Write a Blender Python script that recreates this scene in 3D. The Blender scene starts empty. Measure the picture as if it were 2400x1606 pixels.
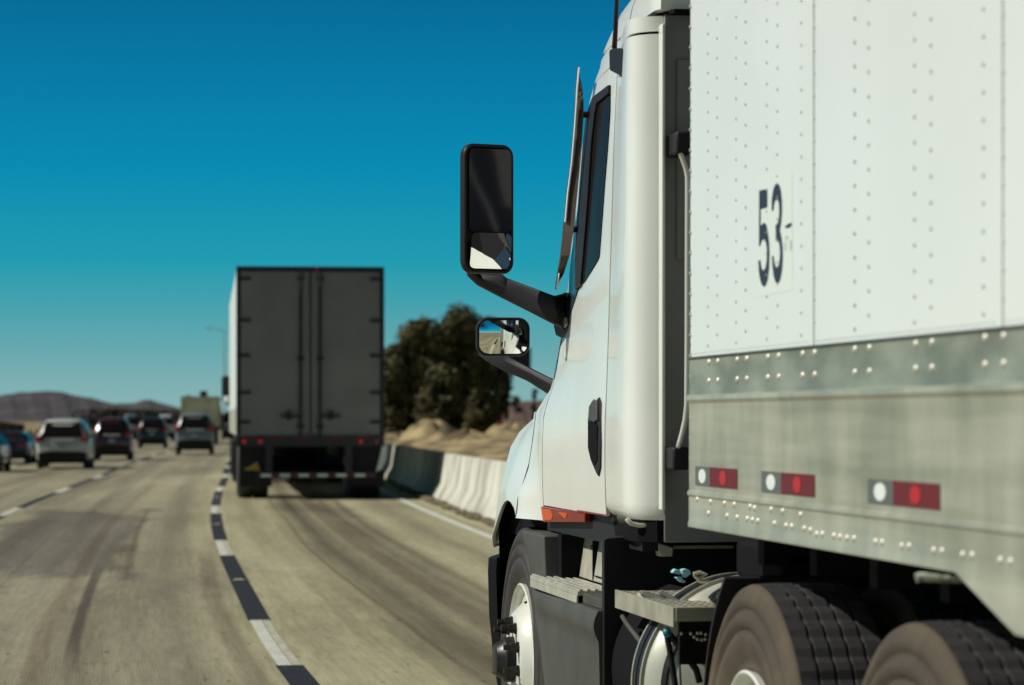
import bpy, bmesh, math, random
from mathutils import Vector, Matrix, noise as mnoise
random.seed(7)
R = math.radians
sc = bpy.context.scene

# ------------------------------------------------------------------ camera, sky, sun, exposure
FPX, HOR, VPX, CAMH = 6400.0, 983.0, 140.0, 1.41
TH = math.atan((1200 - VPX) / FPX)
CT, ST = math.cos(TH), math.sin(TH)
cam_d = bpy.data.cameras.new('camera')
cam = bpy.data.objects.new('camera', cam_d)
sc.collection.objects.link(cam)
sc.camera = cam
cam.location = (0, 0, CAMH)
cam.rotation_euler = (R(90), 0, -TH)
cam_d.sensor_width = 36
cam_d.lens = 36 * FPX / 2400
cam_d.shift_y = (HOR - 803) / 2400
cam_d.clip_start = 0.1
cam_d.clip_end = 12000
cam_d.dof.use_dof = True
cam_d.dof.focus_distance = 9.9
cam_d.dof.aperture_fstop = 4.6
cam_d.dof.aperture_blades = 0

SUN_EL = R(42)
sdir = Vector((-CT * math.cos(SUN_EL), ST * math.cos(SUN_EL), math.sin(SUN_EL)))
sun_d = bpy.data.lights.new('sun', 'SUN')
sun_d.energy = 4.2
sun_d.angle = R(0.5)
sun_d.color = (1.0, 0.97, 0.89)
sun = bpy.data.objects.new('sun', sun_d)
sc.collection.objects.link(sun)
sun.rotation_euler = sdir.to_track_quat('Z', 'Y').to_euler()

world = bpy.data.worlds.new('World')
sc.world = world
world.use_nodes = True
wn, wl = world.node_tree.nodes, world.node_tree.links
wn.clear()
wo = wn.new('ShaderNodeOutputWorld')
bg = wn.new('ShaderNodeBackground')
sky = wn.new('ShaderNodeTexSky')
sky.sky_type = 'NISHITA'
sky.sun_disc = False
sky.sun_elevation = SUN_EL
sky.sun_rotation = math.atan2(sdir.x, sdir.y)
skm = wn.new('ShaderNodeVectorMath'); skm.operation = 'SCALE'; skm.inputs['Scale'].default_value = 0.07
tc = wn.new('ShaderNodeTexCoord')
sx = wn.new('ShaderNodeSeparateXYZ')
mr = wn.new('ShaderNodeMapRange')
mr.inputs['From Max'].default_value = 0.5
cr = wn.new('ShaderNodeValToRGB')
stops = [(0.0, (.262, .455, .462)), (.02, (.225, .44, .452)), (.052, (.13, .392, .425)), (.085, (.055, .355, .425)), (.115, (.012, .33, .438)),
         (.178, (0, .262, .446)), (.244, (0, .196, .385)), (.306, (0, .146, .312)), (.40, (.004, .085, .18)), (.52, (.014, .035, .055)), (1.0, (.016, .022, .030))]
el = cr.color_ramp.elements
el[0].position, el[0].color = stops[0][0], stops[0][1] + (1,)
el[1].position, el[1].color = stops[-1][0], stops[-1][1] + (1,)
for p, c in stops[1:-1]:
    e = el.new(p); e.color = c + (1,)
mx = wn.new('ShaderNodeMix'); mx.data_type = 'RGBA'; mx.inputs[0].default_value = 0.012
wl.new(tc.outputs['Generated'], sx.inputs[0])
wl.new(sx.outputs['Z'], mr.inputs['Value'])
wl.new(mr.outputs[0], cr.inputs[0])
wl.new(sky.outputs[0], skm.inputs[0])
wl.new(cr.outputs[0], mx.inputs[6])
wl.new(skm.outputs[0], mx.inputs[7])
wl.new(mx.outputs[2], bg.inputs[0])
bg.inputs[1].default_value = 1.0
wl.new(bg.outputs[0], wo.inputs[0])

sc.view_settings.view_transform = 'Standard'
sc.view_settings.look = 'None'
sc.view_settings.exposure = 0.0
sc.view_settings.gamma = 1.0
sc.render.engine = 'CYCLES'
sc.cycles.use_denoising = True
sc.cycles.max_bounces = 6

# ------------------------------------------------------------------ helpers
def W(x, y, v):
    "photo pixel (2400 px wide) on the vertical plane at lateral distance v -> world point"
    z = FPX * v / (CT * (x - VPX))
    return Vector((v, (z - v * ST) / CT, CAMH - (y - HOR) * z / FPX))

def Z(x, y, z):
    "photo pixel at camera depth z -> world point"
    X = (x - 1200) * z / FPX
    return Vector((X * CT + z * ST, -X * ST + z * CT, CAMH - (y - HOR) * z / FPX))

def ground(x, y):
    return Z(x, y, FPX * CAMH / (y - HOR))

def mat(name, col, rough=.5, metal=0.0, var=0.0, scale=6.0, bump=0.0, bscale=40.0, stretch=(1, 1, 1), coat=0.0, emit=None, spec=None, detail=4, col2=None, c0=.35, c1=.65):
    m = bpy.data.materials.new(name)
    m.use_nodes = True
    n, l = m.node_tree.nodes, m.node_tree.links
    b = n['Principled BSDF']
    b.inputs['Base Color'].default_value = (*col, 1)
    b.inputs['Roughness'].default_value = rough
    b.inputs['Metallic'].default_value = metal
    b.inputs['Coat Weight'].default_value = coat
    b.inputs['Coat Roughness'].default_value = .06
    if spec is not None:
        b.inputs['Specular IOR Level'].default_value = spec
    if emit:
        b.inputs['Emission Color'].default_value = (*emit[0], 1)
        b.inputs['Emission Strength'].default_value = emit[1]
    if var or bump or col2:
        t = n.new('ShaderNodeTexCoord')
        mp = n.new('ShaderNodeMapping')
        mp.inputs['Scale'].default_value = stretch
        l.new(t.outputs['Object'], mp.inputs[0])
        if var or col2:
            nz = n.new('ShaderNodeTexNoise')
            nz.inputs['Scale'].default_value = scale
            nz.inputs['Detail'].default_value = detail
            l.new(mp.outputs[0], nz.inputs[0])
            r = n.new('ShaderNodeValToRGB')
            r.color_ramp.elements[0].position = c0
            r.color_ramp.elements[1].position = c1
            a = tuple(c * (1 - var) for c in col)
            z_ = col2 if col2 else tuple(min(1, c * (1 + var * .6)) for c in col)
            r.color_ramp.elements[0].color = (*a, 1)
            r.color_ramp.elements[1].color = (*z_, 1)
            l.new(nz.outputs[0], r.inputs[0])
            l.new(r.outputs[0], b.inputs['Base Color'])
        if bump:
            nb = n.new('ShaderNodeTexNoise')
            nb.inputs['Scale'].default_value = bscale
            nb.inputs['Detail'].default_value = 3
            l.new(mp.outputs[0], nb.inputs[0])
            bp = n.new('ShaderNodeBump')
            bp.inputs['Strength'].default_value = bump
            bp.inputs['Distance'].default_value = .01
            l.new(nb.outputs[0], bp.inputs['Height'])
            l.new(bp.outputs[0], b.inputs['Normal'])
    return m

def tag(o, label=None, cat=None, group=None, kind=None):
    if label: o['label'] = label
    if cat: o['category'] = cat
    if group: o['group'] = group
    if kind: o['kind'] = kind
    return o

def empty(name, loc=(0, 0, 0), rz=0, label=None, cat=None, group=None):
    o = bpy.data.objects.new(name, None)
    sc.collection.objects.link(o)
    o.location = loc
    o.rotation_euler = (0, 0, rz)
    o.empty_display_size = .2
    return tag(o, label, cat, group)

def obj(name, bm, m, parent=None, bevel=0, smooth=False, sub=0, angle=None, recalc=True):
    if recalc:
        bmesh.ops.recalc_face_normals(bm, faces=bm.faces)
    me = bpy.data.meshes.new(name)
    bm.to_mesh(me)
    bm.free()
    for k in (m if isinstance(m, (list, tuple)) else [m]):
        me.materials.append(k)
    if smooth:
        for p in me.polygons: p.use_smooth = True
        if angle:
            me.set_sharp_from_angle(angle=R(angle))
    o = bpy.data.objects.new(name, me)
    sc.collection.objects.link(o)
    if parent is not None:
        o.parent = parent
        pl = parent
        off = Vector()
    if bevel:
        b = o.modifiers.new('bevel', 'BEVEL')
        b.width = bevel; b.segments = 2; b.limit_method = 'ANGLE'; b.angle_limit = R(35)
        for p in me.polygons: p.use_smooth = True
        me.set_sharp_from_angle(angle=R(50))
    if sub:
        s = o.modifiers.new('sub', 'SUBSURF'); s.levels = sub; s.render_levels = sub
    return o

def B(): return bmesh.new()

def box(bm, x0, x1, y0, y1, z0, z1, mi=0, M=None):
    vs = [Vector((x, y, z)) for x in (x0, x1) for y in (y0, y1) for z in (z0, z1)]
    if M is not None: vs = [M @ v for v in vs]
    v = [bm.verts.new(p) for p in vs]
    for f in ((0, 1, 3, 2), (4, 6, 7, 5), (0, 4, 5, 1), (2, 3, 7, 6), (0, 2, 6, 4), (1, 5, 7, 3)):
        bm.faces.new([v[i] for i in f]).material_index = mi
    return bm

def frame_of(d):
    d = d.normalized()
    a = Vector((0, 0, 1)) if abs(d.z) < .9 else Vector((1, 0, 0))
    u = d.cross(a).normalized()
    return u, d.cross(u).normalized()

def tube(bm, pts, r, seg=10, caps=True, mi=0):
    pts = [Vector(p) for p in pts]
    rr = r if isinstance(r, (list, tuple)) else [r] * len(pts)
    rings = []
    u = None
    for i, p in enumerate(pts):
        d = (pts[min(i + 1, len(pts) - 1)] - pts[max(i - 1, 0)])
        if u is None: u, w = frame_of(d)
        else:
            dn = d.normalized()
            u = (u - dn * u.dot(dn)).normalized(); w = dn.cross(u)
        rings.append([bm.verts.new(p + (u * math.cos(a) + w * math.sin(a)) * rr[i]) for a in [2 * math.pi * k / seg for k in range(seg)]])
    for a, b in zip(rings, rings[1:]):
        for k in range(seg):
            bm.faces.new((a[k], a[(k + 1) % seg], b[(k + 1) % seg], b[k])).material_index = mi
    if caps:
        bm.faces.new(rings[0][::-1]).material_index = mi
        bm.faces.new(rings[-1]).material_index = mi
    return bm

def lathe(bm, prof, origin, axis='x', seg=48, mi=0, closed=False):
    "prof: list of (axial, radius)"
    o = Vector(origin)
    rings = []
    for a, r in prof:
        ring = []
        for k in range(seg):
            t = 2 * math.pi * k / seg
            c, s = math.cos(t) * r, math.sin(t) * r
            p = {'x': Vector((a, c, s)), 'y': Vector((c, a, s)), 'z': Vector((c, s, a))}[axis]
            ring.append(bm.verts.new(o + p))
        rings.append(ring)
    prs = list(zip(rings, rings[1:]))
    if closed: prs.append((rings[-1], rings[0]))
    for a, b in prs:
        for k in range(seg):
            bm.faces.new((a[k], a[(k + 1) % seg], b[(k + 1) % seg], b[k])).material_index = mi
    if not closed:
        bm.faces.new(rings[0][::-1]).material_index = mi
        bm.faces.new(rings[-1]).material_index = mi
    return bm

def slab(bm, pts, off, mi=0):
    "closed polygon extruded by vector off"
    a = [bm.verts.new(p) for p in pts]
    b = [bm.verts.new(Vector(p) + Vector(off)) for p in pts]
    n = len(a)
    fs = [bm.faces.new(a), bm.faces.new(b[::-1])]
    bm.normal_update()
    for i in range(n):
        fs.append(bm.faces.new((a[i], b[i], b[(i + 1) % n], a[(i + 1) % n])))
    for f in fs: f.material_index = mi
    if n > 4:
        bmesh.ops.triangulate(bm, faces=fs[:2])
    return bm

def loft(bm, rings, closed=True, caps=True, mi=0):
    rv = [[bm.verts.new(p) for p in r] for r in rings]
    n = len(rv[0])
    for a, b in zip(rv, rv[1:]):
        for k in range(n if closed else n - 1):
            bm.faces.new((a[k], a[(k + 1) % n], b[(k + 1) % n], b[k])).material_index = mi
    if caps and closed:
        bm.faces.new(rv[0][::-1]).material_index = mi
        bm.faces.new(rv[-1]).material_index = mi
    return rv

def panel(bm, grid, inward, mi=0):
    "open grid of points given thickness: rows x cols of Vectors, inward(row, col) -> Vector"
    nr, nc = len(grid), len(grid[0])
    o = [[bm.verts.new(p) for p in r] for r in grid]
    i_ = [[bm.verts.new(Vector(grid[a][b]) + inward) for b in range(nc)] for a in range(nr)]
    for a in range(nr - 1):
        for b in range(nc - 1):
            bm.faces.new((o[a][b], o[a][b + 1], o[a + 1][b + 1], o[a + 1][b])).material_index = mi
            bm.faces.new((i_[a][b], i_[a + 1][b], i_[a + 1][b + 1], i_[a][b + 1])).material_index = mi
    for b in range(nc - 1):
        bm.faces.new((o[0][b], i_[0][b], i_[0][b + 1], o[0][b + 1]))
        bm.faces.new((o[-1][b], o[-1][b + 1], i_[-1][b + 1], i_[-1][b]))
    for a in range(nr - 1):
        bm.faces.new((o[a][0], o[a + 1][0], i_[a + 1][0], i_[a][0]))
        bm.faces.new((o[a][-1], i_[a][-1], i_[a + 1][-1], o[a + 1][-1]))
    return bm

def dome(bm, c, r, n, h=.5, mi=0, seg=8):
    c, n = Vector(c), Vector(n).normalized()
    u, w = frame_of(n)
    rings = []
    for t in (0, .5, .85):
        rad = r * math.cos(t * math.pi / 2)
        rings.append([bm.verts.new(c + n * (r * h * math.sin(t * math.pi / 2)) + (u * math.cos(2 * math.pi * k / seg) + w * math.sin(2 * math.pi * k / seg)) * rad) for k in range(seg)])
    top = bm.verts.new(c + n * r * h)
    for a, b in zip(rings, rings[1:]):
        for k in range(seg):
            f = bm.faces.new((a[k], a[(k + 1) % seg], b[(k + 1) % seg], b[k])); f.material_index = mi; f.smooth = True
    for k in range(seg):
        f = bm.faces.new((rings[-1][k], rings[-1][(k + 1) % seg], top)); f.material_index = mi; f.smooth = True

def lerp_tab(tab, x):
    if x <= tab[0][0]: return tab[0][1:]
    for a, b in zip(tab, tab[1:]):
        if x <= b[0]:
            t = (x - a[0]) / (b[0] - a[0])
            return tuple(p + (q - p) * t for p, q in zip(a[1:], b[1:]))
    return tab[-1][1:]

# ------------------------------------------------------------------ materials
M = {}
M['paint'] = mat('white_paint', (.82, .84, .775), .3, coat=.45, var=.04, scale=2.5, bump=.09, bscale=2.2)
M['paint_far'] = mat('white_paint_far', (.74, .77, .72), .4)
M['white_panel'] = mat('white_side_sheet', (.755, .795, .765), .38, var=.035, scale=1.2, coat=.15, bump=.06, bscale=5)
M['screw'] = mat('screw_heads', (.34, .37, .37), .6)
M['rivet'] = mat('bright_rivets', (.60, .58, .50), .4, .2)
M['black'] = mat('black_plastic', (.019, .017, .020), .5, spec=.22, bump=.12, bscale=300)
M['black_matt'] = mat('black_matt', (.010, .009, .011), .9, spec=.08)
M['frame'] = mat('frame_steel', (.011, .010, .012), .8, spec=.12)
M['rubber'] = mat('rubber', (.028, .027, .029), .62, var=.25, scale=18)
M['sidewall'] = mat('dusty_sidewall', (.060, .046, .033), .85, col2=(.120, .094, .058), var=.1, scale=3.5, stretch=(1, 1, 1))
M['grey_plastic'] = mat('grey_plastic', (.074, .075, .068), .62, spec=.3, var=.15, scale=5, bump=.15, bscale=220)
M['grey_wall'] = mat('cab_back_grey', (.22, .22, .21), .5, var=.1, scale=3)
M['alu'] = mat('aluminium', (.68, .67, .57), .32, .45, var=.15, scale=14)
M['alu_dull'] = mat('dull_aluminium', (.54, .52, .41), .48, .4, var=.2, scale=10)
M['chrome'] = mat('chrome', (.85, .85, .82), .08, 1.0)
M['mirror'] = mat('mirror_glass', (.86, .88, .86), .0, 1.0)
M['dark_reflection'] = mat('mirror_dark_reflection', (.022, .023, .034), .12, spec=.35)  # reflection of the dark cab window painted as base colour
M['glass'] = mat('dark_glass', (.013, .011, .011), .06, spec=.22)
M['glass_side'] = mat('dark_side_glass', (.014, .012, .012), .08)
M['glass_side'].node_tree.nodes['Principled BSDF'].inputs['IOR'].default_value = 1.035
M['rail_chrome'] = mat('grab_rail_metal', (.78, .74, .64), .3, .35)
M['gloss_sky_tint'] = mat('sky_tinted_gloss', (.025, .045, .075), .2)  # black gloss, with the blue of the reflected sky put into its colour
M['gloss_sky_tint'].node_tree.nodes['Principled BSDF'].inputs['IOR'].default_value = 1.12
M['amber'] = mat('amber_lens', (.22, .014, .004), .3, coat=.15, spec=.2)
M['amber_bright'] = mat('amber_reflector', (.62, .085, .010), .35, coat=.1, spec=.2)
M['red_tape'] = mat('red_tape', (.13, .010, .017), .55)
M['red_bright'] = mat('red_tape_disc', (.45, .010, .016), .4)
M['grey_tape'] = mat('grey_tape', (.11, .125, .115), .5)
M['white_tape'] = mat('white_tape_disc', (.78, .84, .82), .3)
M['ink'] = mat('ink', (.024, .027, .043), .45)
M['sticker'] = mat('sticker', (.735, .775, .735), .4)
M['faint_ink'] = mat('faint_ink', (.5, .53, .5), .5)
M['red_lens'] = mat('red_lens', (.35, .012, .02), .2, coat=.5)
M['red_lit'] = mat('red_lit', (.5, .01, .02), .3, emit=((1, .03, .05), .12))
M['yellow'] = mat('sunlit_chamber_patch', (.5, .33, .06), .6)
M['tank'] = mat('polished_tank', (.62, .62, .52), .38, .35, var=.12, scale=7)
M['blue'] = mat('pale_blue', (.32, .62, .70), .5)

# rail: brushed aluminium sheet with stretched streaks
def rail_mat():
    m = mat('aluminium_rail', (.50, .52, .44), .36, .34)
    n, l = m.node_tree.nodes, m.node_tree.links
    b = n['Principled BSDF']
    t = n.new('ShaderNodeTexCoord')
    mp = n.new('ShaderNodeMapping'); mp.inputs['Scale'].default_value = (1, 2.2, .8)
    mp2 = n.new('ShaderNodeMapping'); mp2.inputs['Scale'].default_value = (1, .5, 9)
    l.new(t.outputs['Object'], mp.inputs[0]); l.new(t.outputs['Object'], mp2.inputs[0])
    a = n.new('ShaderNodeTexNoise'); a.inputs['Scale'].default_value = 3; a.inputs['Detail'].default_value = 5
    c = n.new('ShaderNodeTexNoise'); c.inputs['Scale'].default_value = 2; c.inputs['Detail'].default_value = 4
    l.new(mp.outputs[0], a.inputs[0]); l.new(mp2.outputs[0], c.inputs[0])
    mm = n.new('ShaderNodeMath'); mm.operation = 'ADD'
    l.new(a.outputs[0], mm.inputs[0]); l.new(c.outputs[0], mm.inputs[1])
    r = n.new('ShaderNodeValToRGB')
    r.color_ramp.elements[0].position = .36; r.color_ramp.elements[0].color = (.31, .325, .25, 1)
    r.color_ramp.elements[1].position = .64; r.color_ramp.elements[1].color = (.56, .565, .455, 1)
    h = n.new('ShaderNodeMath'); h.operation = 'MULTIPLY'; h.inputs[1].default_value = .5
    l.new(mm.outputs[0], h.inputs[0]); l.new(h.outputs[0], r.inputs[0]); l.new(r.outputs[0], b.inputs['Base Color'])
    r2 = n.new('ShaderNodeMapRange'); r2.inputs['To Min'].default_value = .28; r2.inputs['To Max'].default_value = .5
    l.new(a.outputs[0], r2.inputs[0]); l.new(r2.outputs[0], b.inputs['Roughness'])
    return m
M['rail'] = rail_mat()
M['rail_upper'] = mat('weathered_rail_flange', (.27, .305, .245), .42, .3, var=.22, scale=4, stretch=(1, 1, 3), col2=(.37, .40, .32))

# ------------------------------------------------------------------ road course
MID = [(-400, 1.3), (-60, 1.22), (0, 1.2), (16, 1.30), (22.6, 1.5), (30.5, 1.79), (36.8, 2.08), (44.2, 2.48), (51.9, 2.96), (65.3, 3.88),
       (84, 5.1), (110, 7.0), (160, 11.2), (220, 17.2), (320, 29), (500, 56), (800, 112), (1400, 250)]
def midx(y):
    "smooth (Catmull-Rom) through MID"
    P = MID
    for i in range(len(P) - 1):
        if y <= P[i + 1][0] or i == len(P) - 2:
            x0, y0 = P[i]; x1, y1 = P[i + 1]
            m0 = (P[i + 1][1] - P[max(i - 1, 0)][1]) / (P[i + 1][0] - P[max(i - 1, 0)][0])
            j = min(i + 2, len(P) - 1)
            m1 = (P[j][1] - P[i][1]) / (P[j][0] - P[i][0])
            h = x1 - x0; t = (y - x0) / h
            return ((2*t**3 - 3*t*t + 1) * y0 + (t**3 - 2*t*t + t) * h * m0 + (-2*t**3 + 3*t*t) * y1 + (t**3 - t*t) * h * m1)
def course(y, off, z=0.0):
    e = .5
    s = (midx(y + e) - midx(y - e)) / (2 * e)
    n = math.sqrt(1 + s * s)
    return Vector((midx(y) + off / n, y - off * s / n, z))
def heading(y):
    return math.atan((midx(y + 1) - midx(y - 1)) / 2)

YS = [-300, -200, -120, -60, -30] + [y for y in range(-20, 120, 2)] + list(range(120, 240, 5)) + [250, 270, 300, 340, 380, 440, 500, 600, 700, 800, 1000, 1200]
def ribbon(name, y0, y1, o0, o1, z, m, kind='structure', step=None, uv=True, cols=1):
    ys = [y0] + [y for y in YS if y0 < y < y1] + [y1]
    bm = B()
    uvl = bm.loops.layers.uv.new('UVMap')
    rows = []
    for y in ys:
        rows.append([(bm.verts.new(course(y, o0 + (o1 - o0) * k / cols, z)), (o0 + (o1 - o0) * k / cols, y)) for k in range(cols + 1)])
    for a, b in zip(rows, rows[1:]):
        for k in range(cols):
            q = (a[k], a[k + 1], b[k + 1], b[k])
            f = bm.faces.new([t[0] for t in q])
            for lp, t in zip(f.loops, q): lp[uvl].uv = t[1]
    o = obj(name, bm, m, recalc=False)
    if kind: tag(o, kind=kind)
    return o

def road_mat():
    m = bpy.data.materials.new('concrete_road'); m.use_nodes = True
    n, l = m.node_tree.nodes, m.node_tree.links
    b = n['Principled BSDF']; b.inputs['Roughness'].default_value = .75
    b.inputs['Specular IOR Level'].default_value = .3
    uv = n.new('ShaderNodeUVMap'); uv.uv_map = 'UVMap'
    def noise(scale, sx_, sy_, detail=4, rough=.55, off=0):
        mp = n.new('ShaderNodeMapping'); mp.inputs['Scale'].default_value = (sx_, sy_, 1); mp.inputs['Location'].default_value = (off, off * 2, 0)
        l.new(uv.outputs[0], mp.inputs[0])
        t = n.new('ShaderNodeTexNoise'); t.inputs['Scale'].default_value = scale; t.inputs['Detail'].default_value = detail; t.inputs['Roughness'].default_value = rough
        l.new(mp.outputs[0], t.inputs[0]); return t.outputs[0]
    def ramp(src, p0, c0, p1, c1):
        r = n.new('ShaderNodeValToRGB'); e = r.color_ramp.elements
        e[0].position, e[0].color, e[1].position, e[1].color = p0, (*c0, 1), p1, (*c1, 1)
        l.new(src, r.inputs[0]); return r.outputs[0]
    def mult(a, c, f=1.0):
        x = n.new('ShaderNodeMix'); x.data_type = 'RGBA'; x.blend_type = 'MULTIPLY'; x.inputs[0].default_value = f
        l.new(a, x.inputs[6]); l.new(c, x.inputs[7]); return x.outputs[2]
    def mth(op, a, c=None, d=None):
        x = n.new('ShaderNodeMath'); x.operation = op
        for i, v in enumerate((a, c, d)):
            if v is None: continue
            if isinstance(v, (int, float)): x.inputs[i].default_value = v
            else: l.new(v, x.inputs[i])
        return x.outputs[0]
    base = ramp(noise(.5, 1, .22, 5), .3, (.315, .298, .182), .7, (.455, .432, .282))
    streak = ramp(noise(2.3, 1, .016, 6, .62), .34, (.70, .68, .67), .56, (1.05, 1.05, 1.04))
    fine = ramp(noise(26, 1, .05, 3, .6, 3), .3, (.84, .83, .82), .6, (1.06, 1.06, 1.06))
    grit = ramp(noise(60, 1, .6, 3, .7, 5), .28, (.72, .7, .68), .5, (1.04, 1.04, 1.04))
    # dark worn patches
    pm = noise(.2, 1.2, .22, 6, .65, 11)
    patch = ramp(pm, .56, (1, 1, 1), .62, (.78, .76, .79))
    c = mult(mult(mult(mult(base, streak), fine), grit), patch)
    sp = n.new('ShaderNodeSeparateXYZ'); l.new(uv.outputs[0], sp.inputs[0])
    u, v = sp.outputs[0], sp.outputs[1]
    # wheel tracks: two broad dark bands per lane, wobbling
    wob = mth('MULTIPLY', noise(.35, .0, .08, 2, .5, 2), .5)
    uu = mth('ADD', u, wob)
    band = None
    for c0, w, amt in ((-2.35, .42, .14), (-.62, .30, .20), (1.15, .46, .60), (1.75, .36, .50), (2.6, .4, .34), (-5.4, .4, .15), (-3.9, .4, .12)):
        d = mth('DIVIDE', mth('ABSOLUTE', mth('SUBTRACT', uu, c0 + .25)), w)
        g = mth('MULTIPLY', mth('SUBTRACT', 1.0, mth('MINIMUM', d, 1.0)), amt)
        band = g if band is None else mth('ADD', band, g)
    lv = mth('MULTIPLY', band, mth('ADD', .35, mth('MULTIPLY', noise(1.1, 1, .07, 5, .65, 7), 1.4)))
    lv = mth('SUBTRACT', 1.0, lv)
    cm = n.new('ShaderNodeCombineColor'); 
    for i in range(3): l.new(lv if i != 0 else mth('ADD', mth('MULTIPLY', lv, .96), .04), cm.inputs[i])
    c = mult(c, cm.outputs[0])
    # left lane is greyer; one old darker slab patch and a few worn streaks
    def tint(c, mask, col):
        x = n.new('ShaderNodeMix'); x.data_type = 'RGBA'; x.blend_type = 'MULTIPLY'
        l.new(mask, x.inputs[0]); l.new(c, x.inputs[6]); x.inputs[7].default_value = (*col, 1); return x.outputs[2]
    def clamp(a):
        return mth('MINIMUM', mth('MAXIMUM', a, 0.0), 1.0)
    c = tint(c, clamp(mth('MULTIPLY', mth('SUBTRACT', -.12, u), 2.0)), (.76, .75, .81))
    nj = mth('MULTIPLY', mth('SUBTRACT', noise(.9, 1.2, .30, 6, .6, 31), .5), 1.7)
    du = mth('DIVIDE', mth('ABSOLUTE', mth('ADD', u, 1.85)), .95)
    dv = mth('DIVIDE', mth('ABSOLUTE', mth('SUBTRACT', v, 33.5)), 9.5)
    pm2 = clamp(mth('MULTIPLY', mth('ADD', mth('SUBTRACT', 1.0, mth('MAXIMUM', du, dv)), nj), 6.0))
    c = tint(c, pm2, (.60, .59, .66))
    def streakmask(uc, w, v0, v1, k):
        a = mth('SUBTRACT', 1.0, mth('DIVIDE', mth('ABSOLUTE', mth('SUBTRACT', mth('ADD', u, mth('MULTIPLY', mth('SUBTRACT', noise(.5, 0.0, .12, 2, .5, k), .5), .25)), uc)), w))
        b2 = mth('MINIMUM', mth('MULTIPLY', mth('SUBTRACT', v, v0), .5), mth('MULTIPLY', mth('SUBTRACT', v1, v), .5))
        return clamp(mth('MULTIPLY', mth('MINIMUM', mth('MULTIPLY', a, 2.5), b2), mth('ADD', .25, noise(6, 1, .1, 3, .6, k))))
    for uc, w, v0, v1, k, cc in ((-1.24, .055, 15.0, 27.0, 41, (.45, .42, .46)), (-1.42, .09, 10, 60, 43, (.80, .74, .72)), (-.24, .10, 12, 30, 44, (.70, .65, .66)),
                             (.95, .03, 14, 60, 45, (.72, .66, .62)), (-1.0, .05, 24, 44, 46, (.7, .66, .66)), (1.55, .15, 16, 60, 47, (.68, .62, .62)), (2.0, .07, 16, 50, 49, (.74, .68, .68)), (-4.6, .25, 30, 120, 48, (.8, .75, .7))):
        c = tint(c, streakmask(uc, w, v0, v1, k), cc)
    flk = ramp(noise(17, 1, .22, 2, .5, 61), .66, (1, 1, 1), .72, (.62, .6, .6))
    c = mult(c, flk)
    lf = ramp(noise(6, 1, .12, 2, .5, 67), .60, (1, 1, 1), .70, (1.12, 1.12, 1.10))
    c = mult(c, lf)
    # transverse slab joints + longitudinal joint
    jv = mth('ABSOLUTE', mth('SUBTRACT', mth('FRACT', mth('DIVIDE', mth('ADD', v, 400.3), 4.6)), .5))
    jl = mth('LESS_THAN', jv, .0022)
    ju = mth('LESS_THAN', mth('ABSOLUTE', mth('ADD', u, 2.02)), .007)
    jj = mth('MAXIMUM', jl, ju)
    jm = mth('SUBTRACT', 1.0, mth('MULTIPLY', jj, .32))
    cm2 = n.new('ShaderNodeCombineColor')
    for i in range(3): l.new(jm, cm2.inputs[i])
    c = mult(c, cm2.outputs[0])
    # long thin skid / drip lines
    sk = ramp(noise(1.3, 1, .012, 2, .4, 21), .655, (1, 1, 1), .70, (.70, .68, .70))
    c = mult(c, sk)
    l.new(c, b.inputs['Base Color'])
    # longitudinal tining bump
    wv = n.new('ShaderNodeTexWave'); wv.inputs['Scale'].default_value = 16; wv.bands_direction = 'X'; wv.inputs['Distortion'].default_value = .4
    l.new(uv.outputs[0], wv.inputs[0])
    hh = mth('ADD', mth('MULTIPLY', wv.outputs['Fac'], .14), noise(40, 1, .5, 4, .7, 9))
    bp = n.new('ShaderNodeBump'); bp.inputs['Strength'].default_value = .45; bp.inputs['Distance'].default_value = .006
    l.new(hh, bp.inputs['Height']); l.new(bp.outputs[0], b.inputs['Normal'])
    return m
M['road'] = road_mat()
M['white_line'] = mat('white_line', (.62, .63, .55), .6, var=.12, scale=9, stretch=(1, .3, 1))
M['cream_line'] = mat('worn_line', (.48, .48, .37), .7, var=.18, scale=12, stretch=(1, .3, 1))
M['black_line'] = mat('black_line', (.022, .021, .027), .6, var=.25, scale=6)
M['dirt'] = mat('dirt', (.19, .14, .07), .95, var=.45, scale=.9, col2=(.40, .31, .155), bump=.8, bscale=3, detail=9, c0=.4, c1=.6)
M['hill'] = mat('hill', (.036, .030, .040), .95, col2=(.075, .064, .060), var=.1, scale=.008, detail=9, c0=.4, c1=.68)
M['bank'] = mat('bank', (.075, .045, .038), .95, col2=(.12, .075, .055), var=.2, scale=.05)
M['concrete'] = mat('barrier_concrete', (.56, .55, .46), .8, col2=(.64, .63, .53), var=.5, scale=2.6, stretch=(1, 1, .3), bump=.3, bscale=30, detail=8, c0=.32, c1=.6)
M['stone'] = mat('debris', (.13, .10, .065), .95, var=.3, scale=30, col2=(.24, .20, .13))

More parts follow.
